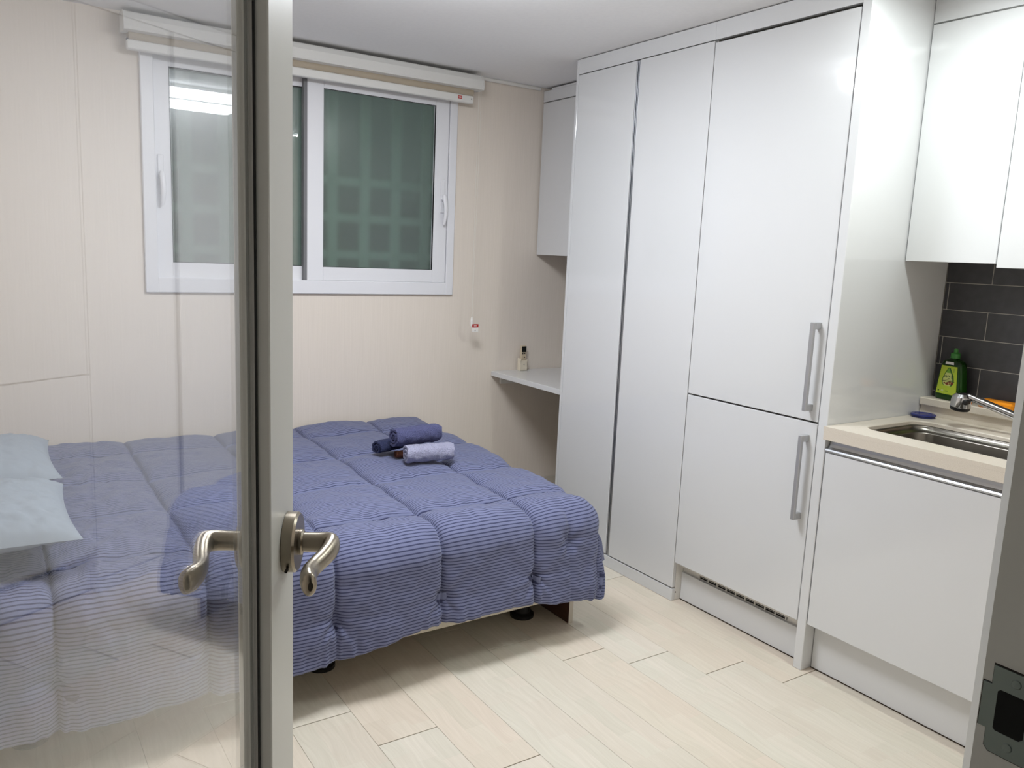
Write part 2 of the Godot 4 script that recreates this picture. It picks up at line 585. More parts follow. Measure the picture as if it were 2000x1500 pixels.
# ------------------------------------------------------------------ room shell
func build_shell() -> void:
	# floor: dark underlay and separate boards
	var fl := setting("floor", Vector3.ZERO, "pale whitewashed laminate floor of wide boards", bx(Vector3(XL - 0.1, -0.08, -0.1), Vector3(XR + 0.1, -0.012, 4.9), 0.0), M.subfloor)
	var ends := {0: 1.63, 1: 1.758, 2: 1.94, 3: 2.108, -1: 1.445, -2: 1.25, -3: 2.022, -4: 1.763, -5: 1.566}
	var rng := RandomNumberGenerator.new()
	rng.seed = 77
	for r in range(-11, 7):
		var x0 := -0.687 + 0.187 * r
		var x1 := x0 + 0.187
		if x1 < XL + 0.01 or x0 > XR:
			continue
		x0 = maxf(x0, XL + 0.002)
		x1 = minf(x1, XR - 0.002)
		var e: float = ends.get(r, rng.randf_range(0.3, 1.2))
		while e > 0.95:
			e -= 0.95
		var z := e - 0.95
		while z < 3.47:
			var a := maxf(z, 0.002)
			var b := minf(z + 0.95, 3.47)
			if b - a > 0.02:
				var g := bx(Vector3(x0 + 0.0004, -0.012, a + 0.0016), Vector3(x1 - 0.0004, 0, b - 0.0016), 0.0004)
				# print runs along the board: u across, v along
				var ou := float(rng.randi() % 4) * 0.25
				var ov := rng.randf()
				for k in g.uv.size():
					g.uv[k] = Vector2((g.v[k].x - x0) / 0.56 * 0.75 + ou, (g.v[k].z - a) / 0.62 + ov)
				part("plank", g, M[["plank", "plank_warm", "plank_pale"][rng.randi() % 3]], fl)
			z += 0.95
	# ceiling
	setting("ceiling", Vector3.ZERO, "plain white papered ceiling", bx(Vector3(XL - 0.1, CEIL, -0.12), Vector3(0.72, CEIL + 0.12, 4.9), 0.0), M.ceiling_paper)
	# back wall round the window opening
	var b := mb()
	b.box(Vector3(XL - 0.1, -0.05, -0.16), Vector3(-1.70, CEIL, 0), 0.0)
	b.box(Vector3(-0.285, -0.05, -0.16), Vector3(0.72, CEIL, 0), 0.0)
	b.box(Vector3(-1.70, -0.05, -0.16), Vector3(-0.285, 1.17, 0), 0.0)
	b.box(Vector3(-1.70, 2.19, -0.16), Vector3(-0.285, CEIL, 0), 0.0)
	setting("wall_back", Vector3.ZERO, "beige papered wall behind the bed", b, M.wallpaper)
	setting("wall_left", Vector3.ZERO, "beige papered wall at the head of the bed", bx(Vector3(XL - 0.1, -0.05, 0), Vector3(XL, CEIL, ZF), 0.0), M.wallpaper)
	# door wall with opening x -2.43 .. -1.54
	b = mb()
	b.box(Vector3(XL - 0.1, -0.05, ZF), Vector3(-2.432, CEIL, 3.47), 0.0)
	b.box(Vector3(-1.541, -0.05, ZF), Vector3(0.72, CEIL, 3.47), 0.0)
	b.box(Vector3(-2.432, 2.09, ZF), Vector3(-1.541, CEIL, 3.47), 0.0)
	setting("wall_front", Vector3.ZERO, "beige papered wall with the doorway", b, M.wallpaper)
	# right wall with the tiled splashback
	var wr := setting("wall_right", Vector3.ZERO, "right wall behind the cupboards with dark splashback tiles", bx(Vector3(XR - 0.002, -0.05, 0), Vector3(0.72, CEIL, ZF), 0.0), M.grout)
	part("grout", bx(Vector3(XR - 0.0068, 0.85, 2.086), Vector3(XR - 0.001, 1.44, 3.345), 0.0), M.grout, wr)
	var rows := [[0.855, 0.95, 2.105], [0.95, 1.05, 2.245], [1.05, 1.15, 2.1], [1.15, 1.247, 2.245], [1.247, 1.343, 2.1], [1.343, 1.44, 2.245]]
	for r in rows:
		var z0: float = r[2] - 0.29 * 2
		while z0 < 3.33:
			var a := maxf(z0, 2.086)
			var e2 := minf(z0 + 0.29, 3.345)
			if e2 - a > 0.004:
				part("tile", bx(Vector3(XR - 0.008, r[0] + 0.0012, a + 0.0012), Vector3(XR, r[1] - 0.0012, e2 - 0.0012), 0.0008), M.tile, wr)
			z0 += 0.29
	# skirting and thin ceiling bead along the back wall
	setting("baseboard_back", Vector3.ZERO, "pale skirting board along the back wall", bx(Vector3(XL, 0.0, 0.0), Vector3(0.61, 0.105, 0.012), 0.003), M.edge_band)
	setting("trim_1", Vector3.ZERO, "thin white ceiling bead above the back wall", bx(Vector3(-0.175, CEIL - 0.018, 0.0), Vector3(0.24, CEIL, 0.018), 0.006), M.white_matte)
	# corridor behind the camera
	b = mb()
	b.box(Vector3(-3.1, -0.05, 3.47), Vector3(-3.0, CEIL, 4.9), 0.0)
	b.box(Vector3(-1.0, -0.05, 3.47), Vector3(-0.9, CEIL, 4.9), 0.0)
	b.box(Vector3(-3.1, -0.05, 4.8), Vector3(-0.9, CEIL, 4.9), 0.0)
	b.box(Vector3(-3.1, -0.05, 3.43), Vector3(XL - 0.1, CEIL, 3.47), 0.0)
	setting("wall_corridor", Vector3.ZERO, "plain corridor walls outside the doorway", b, M.corridor_paint)
	setting("floor_corridor", Vector3.ZERO, "corridor floor outside the doorway", bx(Vector3(-3.1, -0.08, 3.475), Vector3(-0.9, -0.004, 4.9), 0.0), M.corridor_paint)
	setting("ceiling_corridor", Vector3.ZERO, "corridor ceiling strip outside the doorway", bx(Vector3(-3.1, CEIL, 3.43), Vector3(XL - 0.1, CEIL + 0.12, 4.9), 0.0), M.corridor_paint)

# ------------------------------------------------------------------ window, blind, view outside
func frame_ring(lo: Vector2, hi: Vector2, w: Array, z0: float, z1: float, ch := 0.002) -> MB:
	# w: left, right, bottom, top bar widths
	var b := mb()
	b.box(Vector3(lo.x, lo.y, z0), Vector3(lo.x + w[0], hi.y, z1), ch)
	b.box(Vector3(hi.x - w[1], lo.y, z0), Vector3(hi.x, hi.y, z1), ch)
	b.box(Vector3(lo.x + w[0] - 0.002, lo.y, z0), Vector3(hi.x - w[1] + 0.002, lo.y + w[2], z1), ch)
	b.box(Vector3(lo.x + w[0] - 0.002, hi.y - w[3], z0), Vector3(hi.x - w[1] + 0.002, hi.y, z1), ch)
	return b

func window_handle(x: float, y0: float, y1: float, z: float, sash: Node3D) -> void:
	var m := (y0 + y1) * 0.5
	var hnd := part("handle", mb().tube([Vector3(x, m + 0.012, z), Vector3(x, m + 0.012, z + 0.022)], [Vector2(0.011, 0.011), Vector2(0.011, 0.011)], 14), M.pvc, sash)
	part("handle_plate", bx(Vector3(x - 0.012, m - 0.055, z - 0.001), Vector3(x + 0.012, y1, z + 0.007), 0.003), M.pvc, sash)
	# grip: swells at the pivot and tapers downwards
	var pts := []
	var rad := []
	for k in 11:
		var t := k / 10.0
		pts.append(Vector3(x + 0.004 * sin(t * PI), lerpf(m + 0.035, y0, t), z + 0.024 + 0.010 * sin(t * PI * 0.9)))
		rad.append(Vector2(lerpf(0.0125, 0.0085, t) * (0.6 if k == 0 or k == 10 else 1.0), 0.007 * (0.6 if k == 0 or k == 10 else 1.0)))
	var g := mb().tube(pts, rad, 12, Vector3(0, 0, 1))
	part("grip", g, M.pvc, hnd)

func build_window() -> void:
	var w := setting("window_1", Vector3(-0.99, 1.153, 0), "white plastic sliding window with two frosted sashes above the bed")
	part("frame", frame_ring(Vector2(-1.719, 1.153), Vector2(-0.262, 2.205), [0.05, 0.042, 0.062, 0.06], -0.13, 0.018, 0.003), M.pvc, w)
	# left sash runs behind, right sash in front
	var ls := part("sash", frame_ring(Vector2(-1.672, 1.213), Vector2(-0.965, 2.148), [0.068, 0.07, 0.066, 0.075], -0.062, -0.016), M.pvc, w, "sash whose pane mirrors the ceiling light")
	part("pane", bx(Vector3(-1.606, 1.277, -0.034), Vector3(-1.034, 2.075, -0.030), 0.0), M.clear_glass, ls)
	part("frosted_pane", bx(Vector3(-1.606, 1.277, -0.055), Vector3(-1.034, 2.075, -0.049), 0.0), M.frosted_glass, ls)
	part("glazing_gasket", frame_ring(Vector2(-1.606, 1.277), Vector2(-1.034, 2.075), [0.004, 0.004, 0.004, 0.004], -0.030, -0.018, 0.0), M.gasket, ls)
	var rs := part("sash", frame_ring(Vector2(-1.03, 1.215), Vector2(-0.306, 2.148), [0.078, 0.076, 0.064, 0.073], -0.012, 0.012, 0.003), M.pvc, w, "sash with the pull handle beside the beige wall")
	part("pane", bx(Vector3(-0.955, 1.277, -0.0115), Vector3(-0.379, 2.078, -0.0065), 0.0), M.frosted_glass, rs)
	part("glazing_gasket", frame_ring(Vector2(-0.955, 1.277), Vector2(-0.379, 2.078), [0.003, 0.003, 0.003, 0.003], -0.001, 0.010, 0.0), M.gasket, rs)
	part("interlock_strip", bx(Vector3(-1.046, 1.213, -0.014), Vector3(-1.030, 2.148, 0.010), 0.001), M.pvc_groove, rs)
	window_handle(-1.645, 1.515, 1.72, -0.016, ls)
	window_handle(-0.335, 1.505, 1.73, 0.012, rs)
	# roller blind
	var bl := thing("roller_blind", Vector3(-0.975, 2.10, 0.012), "white roller blind rolled up in its cassette above the window", "blind")
	var prof := [Vector2(0.012, 2.168), Vector2(0.075, 2.160), Vector2(0.118, 2.163), Vector2(0.122, 2.172), Vector2(0.118, 2.205), Vector2(0.104, 2.228), Vector2(0.09, 2.234), Vector2(0.012, 2.234)]
	part("cassette", mb().prism(prof, Vector3(-1.775, 0, 0), Vector3(0, 0, 1), Vector3(0, 1, 0), Vector3(1.585, 0, 0)), M.blind_white, bl)
	for x in [-1.787, -0.19]:
		var q := []
		for p in prof:
			q.append(Vector2(p.x + (0.002 if p.x > 0.05 else 0.0), p.y + (0.001 if p.y > 2.2 else -0.002)))
		part("end_cap", mb().prism(q, Vector3(x, 0, 0), Vector3(0, 0, 1), Vector3(0, 1, 0), Vector3(0.012, 0, 0)), M.blind_white, bl)
	part("fabric_roll", mb().tube([Vector3(-1.765, 2.150, 0.06), Vector3(-0.215, 2.150, 0.06)], [Vector2(0.026, 0.022), Vector2(0.026, 0.022)], 20), M.blind_fabric, bl, "tan rolled blind fabric")
	var bar := part("bottom_bar", bx(Vector3(-1.772, 2.098, 0.050), Vector3(-0.212, 2.134, 0.082), 0.004), M.blind_white, bl)
	part("groove", bx(Vector3(-1.772, 2.134, 0.056), Vector3(-0.214, 2.138, 0.078), 0.0), M.dark_gap, bar)
	var sk := part("sticker", bx(Vector3(-0.302, 2.112, 0.0815), Vector3(-0.279, 2.126, 0.0826), 0.0), M.red_print, bar, "small red sticker")
	for k in 4:
		part("print", bx(Vector3(-0.298 + k * 0.004, 2.116, 0.0825), Vector3(-0.2955 + k * 0.004, 2.122, 0.0829), 0.0), M.tag_white, bar)
	part("screw", mb().lathe(Vector3(-0.226, 2.118, 0.082), Vector3(0, 0, 1), [Vector2(0.003, 0.0), Vector2(0.003, 0.0015), Vector2(0.0, 0.0018)], 10), M.pvc_groove, bar)
	# pull cord: two strands, weight and paper tag
	for dx in [-0.006, 0.008]:
		part("pull_cord", mb().tube([Vector3(-0.194 + dx, 2.165, 0.108), Vector3(-0.196 + dx * 0.8, 1.6, 0.11), Vector3(-0.198 + dx * 0.2, 1.045, 0.112)], [Vector2(0.0011, 0.0011), Vector2(0.0011, 0.0011), Vector2(0.0011, 0.0011)], 6, Vector3(0, 0, 1)), M.cord, bl)
	part("cord_weight", mb().lathe(Vector3(-0.198, 1.00, 0.112), Vector3.UP, [Vector2(0.0, 0.0), Vector2(0.007, 0.001), Vector2(0.0075, 0.03), Vector2(0.004, 0.046), Vector2(0.0, 0.048)], 14), M.tag_white, bl)
	var tg := part("paper_tag", bx(Vector3(-0.200, 0.972, 0.121), Vector3(-0.163, 1.012, 0.1222), 0.0), M.tag_white, bl)
	part("tag_band", bx(Vector3(-0.200, 0.995, 0.1221), Vector3(-0.163, 1.012, 0.1226), 0.0), M.red_print, tg, "red band")
	for k in 4:
		part("print", bx(Vector3(-0.19 + k * 0.005, 1.001, 0.1225), Vector3(-0.187 + k * 0.005, 1.006, 0.1229), 0.0), M.tag_white, tg)
	part("print", bx(Vector3(-0.184, 0.977, 0.1221), Vector3(-0.179, 0.982, 0.1226), 0.0), M.pvc_groove, tg)
	# outside: metal security grille close to the panes, a house wall beyond
	var gr := thing("security_grille", Vector3(-0.99, 1.0, -0.26), "pale green metal window bars outside the frosted panes", "grille")
	for k in 11:
		var x := -1.84 + k * 0.172
		part("bar", bx(Vector3(x - 0.026, 1.0, -0.27), Vector3(x + 0.026, 2.4, -0.25), 0.002), M.grille_green, gr)
	for y in [1.16, 1.335, 1.52, 1.70]:
		part("rail", bx(Vector3(-1.95, y - 0.02, -0.29), Vector3(-0.05, y + 0.02, -0.272), 0.002), M.grille_green, gr)
	# house across the gap: overhang invented so the lower part falls into shade
	var hw := mb()
	hw.box(Vector3(-4.5, 1.68, -2.9), Vector3(2.5, 3.6, -1.4), 0.0)
	hw.box(Vector3(-4.5, -0.1, -3.1), Vector3(2.5, 1.68, -2.9), 0.0)
	setting("wall_outside", Vector3.ZERO, "grey green house across the gap with an invented overhang that shades its ground floor", hw, M.outside_wall)
	setting("floor_outside", Vector3.ZERO, "paved gap between the houses", bx(Vector3(-4.5, -0.2, -3.1), Vector3(2.5, -0.1, -0.17), 0.0), M.outside_wall)

# ------------------------------------------------------------------ glass door and its frame
func lever(side: float, par: Node3D) -> void:
	# own axes of the door: x hinge -> free edge, z across. side +1 faces the kitchen
	var x := 0.758
	var y := 1.0
	var s := side
	var rose := own("rose", mb().lathe(Vector3(x, y + 0.003, 0.02 * s), Vector3(0, 0, s), [Vector2(0.0385, 0.0), Vector2(0.0385, 0.013), Vector2(0.036, 0.016), Vector2(0.0, 0.016)], 40).mesh(), M.satin_nickel, par)
	own("collar", mb().lathe(Vector3(x, y + 0.003, 0.036 * s), Vector3(0, 0, s), [Vector2(0.0165, 0.0), Vector2(0.0165, 0.004), Vector2(0.014, 0.006), Vector2(0.0, 0.006)], 28).mesh(), M.satin_nickel, rose)
	var pts := [Vector3(x, y + 0.003, 0.036 * s), Vector3(x, y + 0.003, 0.060 * s), Vector3(x - 0.001, y + 0.003, 0.072 * s), Vector3(x - 0.009, y + 0.003, 0.0785 * s), Vector3(x - 0.028, y + 0.001, 0.0775 * s), Vector3(x - 0.05, y - 0.001, 0.072 * s), Vector3(x - 0.07, y - 0.003, 0.066 * s), Vector3(x - 0.088, y - 0.004, 0.064 * s), Vector3(x - 0.103, y - 0.005, 0.066 * s), Vector3(x - 0.116, y - 0.005, 0.070 * s), Vector3(x - 0.121, y - 0.005, 0.072 * s)]
	var rad := [Vector2(0.0125, 0.0125), Vector2(0.0125, 0.0128), Vector2(0.0120, 0.0138), Vector2(0.0105, 0.0145), Vector2(0.0100, 0.0138), Vector2(0.0095, 0.0120), Vector2(0.0092, 0.0120), Vector2(0.0092, 0.0140), Vector2(0.0095, 0.0160), Vector2(0.0085, 0.0140), Vector2(0.003, 0.006)]
	# finer path
	var p2 := []
	var r2 := []
	for i in pts.size() - 1:
		for k in 4:
			var t := k / 4.0
			var a: Vector3 = pts[maxi(i - 1, 0)]
			var d: Vector3 = pts[mini(i + 2, pts.size() - 1)]
			p2.append(pts[i].cubic_interpolate(pts[i + 1], a, d, t))
			r2.append(rad[i].lerp(rad[i + 1], t))
	p2.append(pts[-1]); r2.append(rad[-1])
	own("lever", mb().tube(p2, r2, 18).mesh(), M.satin_nickel, rose)
	own("screw_hole", mb().lathe(Vector3(x - 0.0386, y - 0.022, 0.027 * s), Vector3(-1, 0, 0), [Vector2(0.002, -0.008), Vector2(0.002, 0.0002), Vector2(0.0, 0.0002)], 8).mesh(), M.dark_gap, rose)

func build_door() -> void:
	var d := setting("door_1", Vector3(-2.3870, 0.0, 3.3382), "grey framed glass door standing half open with lever handles")
	d.rotation.y = deg_to_rad(60.25)
	var H := 2.04
	var W := 0.80
	var t := 0.0195
	own("stile", bx(Vector3(W - 0.126, 0.008, -t), Vector3(W, H, t), 0.0015).mesh(), M.door_paint, d)
	own("stile", bx(Vector3(0, 0.008, -t), Vector3(0.11, H, t), 0.0015).mesh(), M.door_paint, d)
	own("rail", bx(Vector3(0.11, H - 0.12, -t), Vector3(W - 0.126, H, t), 0.0015).mesh(), M.door_paint, d)
	own("rail", bx(Vector3(0.11, 0.008, -t), Vector3(W - 0.126, 0.16, t), 0.0015).mesh(), M.door_paint, d)
	own("glass_pane", bx(Vector3(0.108, 0.158, -0.0025), Vector3(W - 0.1262, H - 0.118, 0.0025), 0.0).mesh(), M.door_glass, d)
	for s in [-1.0, 1.0]:
		var g := mb()
		for e in [[W - 0.1285, W - 0.126], [0.11, 0.1125]]:
			g.box(Vector3(e[0], 0.16, minf(s * 0.003, s * 0.0055)), Vector3(e[1], H - 0.12, maxf(s * 0.003, s * 0.0055)), 0.0)
		own("glazing_gasket", g.mesh(), M.gasket, d)
	lever(1.0, d)
	lever(-1.0, d)
	own("latch_plate", bx(Vector3(W - 0.0005, 0.94, -0.011), Vector3(W + 0.0012, 1.06, 0.011), 0.0).mesh(), M.steel_plate, d)
	for y in [0.25, 1.75]:
		own("hinge", mb().lathe(Vector3(-0.006, y, -0.012), Vector3.UP, [Vector2(0.0, 0.0), Vector2(0.007, 0.0), Vector2(0.007, 0.1), Vector2(0.0, 0.1)], 14).mesh(), M.satin_nickel, d)
	# frame: two jambs and a head, strike plate in the far jamb
	var f := setting("trim_2", Vector3(-1.985, 0, 3.41), "grey painted door frame with a metal strike plate")
	part("jamb", bx(Vector3(-1.584, 0.0, 3.339), Vector3(-1.535, 2.09, 3.48), 0.011), M.door_paint, f)
	part("jamb", bx(Vector3(-2.438, 0.0, 3.339), Vector3(-2.392, 2.09, 3.48), 0.006), M.door_paint, f)
	part("head", bx(Vector3(-2.392, 2.045, 3.339), Vector3(-1.584, 2.095, 3.48), 0.006), M.door_paint, f)
	part("casing", bx(Vector3(-1.5355, 0.0, 3.337), Vector3(-1.49, 2.13, 3.35), 0.003), M.door_paint, f)
	part("casing", bx(Vector3(-2.48, 0.0, 3.337), Vector3(-2.4375, 2.13, 3.35), 0.003), M.door_paint, f)
	part("door_stop", bx(Vector3(-1.596, 0.0, 3.402), Vector3(-1.5835, 2.05, 3.44), 0.002), M.door_paint, f)
	# plate outline (z, y), with tongue towards the room
	var X := -1.5842
	var pl := [Vector2(3.3590, 1.045), Vector2(3.400, 1.045), Vector2(3.400, 0.966), Vector2(3.363, 0.966), Vector2(3.3590, 0.970), Vector2(3.3590, 0.986), Vector2(3.352, 0.986), Vector2(3.352, 1.027), Vector2(3.3590, 1.027)]
	var sp := part("strike_plate", mb().prism(pl, Vector3(X, 0, 0), Vector3(0, 0, 1), Vector3(0, 1, 0), Vector3(-0.0016, 0, 0)), M.steel_plate, f)
	var outl := []
	for q in pl:
		outl.append((q - Vector2(3.377, 1.006)) * Vector2(1.05, 1.035) + Vector2(3.377, 1.006))
	part("recess_edge", mb().prism(outl, Vector3(X + 0.0002, 0, 0), Vector3(0, 0, 1), Vector3(0, 1, 0), Vector3(-0.0004, 0, 0)), M.dark_gap, sp)
	part("latch_slot", mb().prism([Vector2(3.3665, 1.025), Vector2(3.386, 1.025), Vector2(3.389, 1.022), Vector2(3.389, 0.990), Vector2(3.386, 0.987), Vector2(3.3665, 0.987), Vector2(3.3645, 0.989), Vector2(3.3645, 1.023)], Vector3(X - 0.0014, 0, 0), Vector3(0, 0, 1), Vector3(0, 1, 0), Vector3(-0.0005, 0, 0)), M.black_void, sp)
	for y in [1.0355, 0.9765]:
		var sc := part("screw", mb().lathe(Vector3(X - 0.0016, y, 3.378), Vector3(-1, 0, 0), [Vector2(0.0042, 0.0), Vector2(0.0036, 0.0008), Vector2(0.0, 0.001)], 16), M.steel_plate, sp)
		sc.set_meta("label", "cross-head screw")

# ------------------------------------------------------------------ fitted cupboards
func bar_handle(z: float, y0: float, y1: float, door: Node3D) -> void:
	var h := part("handle", bx(Vector3(-0.040, y0, z - 0.0075), Vector3(-0.028, y1, z + 0.0075), 0.0015), M.handle_satin, door, "satin metal bar handle")
	for y in [y0, y1 - 0.022]:
		part("handle_foot", bx(Vector3(-0.0285, y, z - 0.0075), Vector3(0.0, y + 0.022, z + 0.0075), 0.0012), M.handle_satin, door)

func build_wardrobe() -> void:
	var w := thing("wardrobe", Vector3(0.3, 0, 1.04), "tall white gloss wardrobe with two doors and a metal grip strip", "wardrobe")
	part("side_panel", bx(Vector3(0.0, 0, 0.627), Vector3(0.60, CEIL - 0.004, 0.643)), M.white_gloss, w)
	part("side_panel", bx(Vector3(0.0195, 0, 1.4365), Vector3(0.60, CEIL - 0.004, 1.4525)), M.white_matte, w)
	part("back_body", bx(Vector3(0.09, 0.05, 0.643), Vector3(0.60, 2.24, 1.4365), 0.0), M.carcass, w)
	part("plinth", bx(Vector3(0.002, 0.0, 0.643), Vector3(0.0195, 0.052, 1.4525)), M.white_gloss, w)
	part("top_filler", bx(Vector3(0.001, 2.183, 0.643), Vector3(0.0195, CEIL - 0.004, 1.4530), 0.0), M.white_gloss, w)
	part("door", bx(Vector3(0.0, 0.058, 0.6455), Vector3(0.018, 2.1795, 1.0280)), M.white_gloss, w)
	part("door", bx(Vector3(0.0, 0.058, 1.0515), Vector3(0.018, 2.1795, 1.4520)), M.white_gloss, w)
	# aluminium grip between the doors: two lips and a hollow
	var g := mb()
	g.box(Vector3(0.002, 0.058, 1.0295), Vector3(0.016, 2.1795, 1.0335), 0.001)
	g.box(Vector3(0.002, 0.058, 1.0460), Vector3(0.016, 2.1795, 1.0500), 0.001)
	g.box(Vector3(0.011, 0.058, 1.0335), Vector3(0.018, 2.1795, 1.0460), 0.0)
	g.box(Vector3(0.004, 0.058, 1.0380), Vector3(0.0115, 2.1795, 1.0410), 0.0008)
	part("grip_strip", g, M.aluminium, w, "aluminium grip strip")
	part("screw_hole", mb().lathe(Vector3(0.022, 0.035, 1.4525), Vector3(0, 0, 1), [Vector2(0.003, 0.0), Vector2(0.003, 0.0004), Vector2(0.0, 0.0004)], 10), M.dark_gap, w)

func build_fridge() -> void:
	var f := thing("fridge_cupboard", Vector3(0.3, 0, 1.76), "tall white gloss cupboard with built-in fridge doors and bar handles", "fridge")
	part("body", bx(Vector3(0.09, 0.165, 1.454), Vector3(0.60, 2.24, 2.05), 0.0), M.carcass, f)
	part("top_filler", bx(Vector3(0.001, 2.183, 1.4535), Vector3(0.02, CEIL - 0.004, 2.0505), 0.0), M.white_gloss, f)
	var d1 := part("door", bx(Vector3(0.0, 0.8685, 1.4555), Vector3(0.018, 2.172, 2.0475)), M.white_gloss, f)
	var d2 := part("door", bx(Vector3(0.0, 0.169, 1.4555), Vector3(0.018, 0.8625, 2.0475)), M.white_gloss, f)
	bar_handle(2.016, 0.904, 1.199, d1)
	bar_handle(2.014, 0.527, 0.821, d2)
	part("toe_board", bx(Vector3(0.05, 0.0, 1.4535), Vector3(0.066, 0.118, 2.0505), 0.001), M.white_gloss, f)
	# air grille above the toe board
	var v := part("air_grille", bx(Vector3(0.0615, 0.116, 1.4535), Vector3(0.066, 0.168, 2.0505), 0.0), M.white_matte, f)
	part("slot", bx(Vector3(0.0588, 0.1225, 1.545), Vector3(0.0616, 0.1375, 1.965), 0.0), M.black_void, v)
	part("slat", bx(Vector3(0.0575, 0.1295, 1.545), Vector3(0.0595, 0.1303, 1.965), 0.0), M.white_matte, v)
	for k in 10:
		part("slat", bx(Vector3(0.053, 0.121, 1.545 + k * 0.0465 - 0.0015), Vector3(0.0598, 0.139, 1.545 + k * 0.0465 + 0.0015), 0.0), M.white_matte, v)
	part("grille_edge", bx(Vector3(0.05, 0.1378, 1.4535), Vector3(0.0618, 0.165, 2.0505), 0.0), M.white_matte, v)
	part("floor_seal", bx(Vector3(0.0485, 0.0005, 1.4535), Vector3(0.0505, 0.004, 2.0505), 0.0), M.subfloor, f)
	part("end_panel", bx(Vector3(-0.002, 0.0, 2.0515), Vector3(0.606, CEIL - 0.004, 2.085), 0.0015), M.white_gloss, f)

func build_corner() -> void:
	# wall cupboard and desk board between wardrobe and back wall
	var c := thing("wall_cupboard", Vector3(0.43, 1.378, 0.31), "white wall cupboard hung in the corner beside the wardrobe", "cupboard")
	part("body", bx(Vector3(0.285, 1.378, 0.004), Vector3(0.606, 2.235, 0.625)), M.white_matte, c)
	part("door", bx(Vector3(0.259, 1.376, 0.010), Vector3(0.277, 2.170, 0.624)), M.white_gloss, c)
	part("top_filler", bx(Vector3(0.262, 2.176, 0.004), Vector3(0.2795, 2.232, 0.625)), M.white_gloss, c)
	part("filler_block", bx(Vector3(0.262, 2.2315, 0.075), Vector3(0.2795, 2.2405, 0.625), 0.0), M.white_gloss, c)
	var s := thing("desk_board", Vector3(0.3, 0.718, 0.31), "white gloss desk board fixed between the back wall and the wardrobe", "shelf")
	part("board", bx(Vector3(0.001, 0.718, 0.002), Vector3(0.606, 0.7435, 0.6255), 0.001), M.white_gloss, s)
	part("wall_batten", bx(Vector3(0.055, 0.672, 0.002), Vector3(0.606, 0.718, 0.020)), M.white_matte, s)

# ------------------------------------------------------------------ kitchen
func rrect(x0: float, z0: float, x1: float, z1: float, r: float, per := 8) -> Array:
	var out := []
	var cs := [[x1 - r, z1 - r, 0.0], [x0 + r, z1 - r, 90.0], [x0 + r, z0 + r, 180.0], [x1 - r, z0 + r, 270.0]]
	for c in cs:
		for k in per + 1:
			var a := deg_to_rad(c[2] + 90.0 * k / per)
			out.append(Vector2(c[0] + r * cos(a), c[1] + r * sin(a)))
	return out

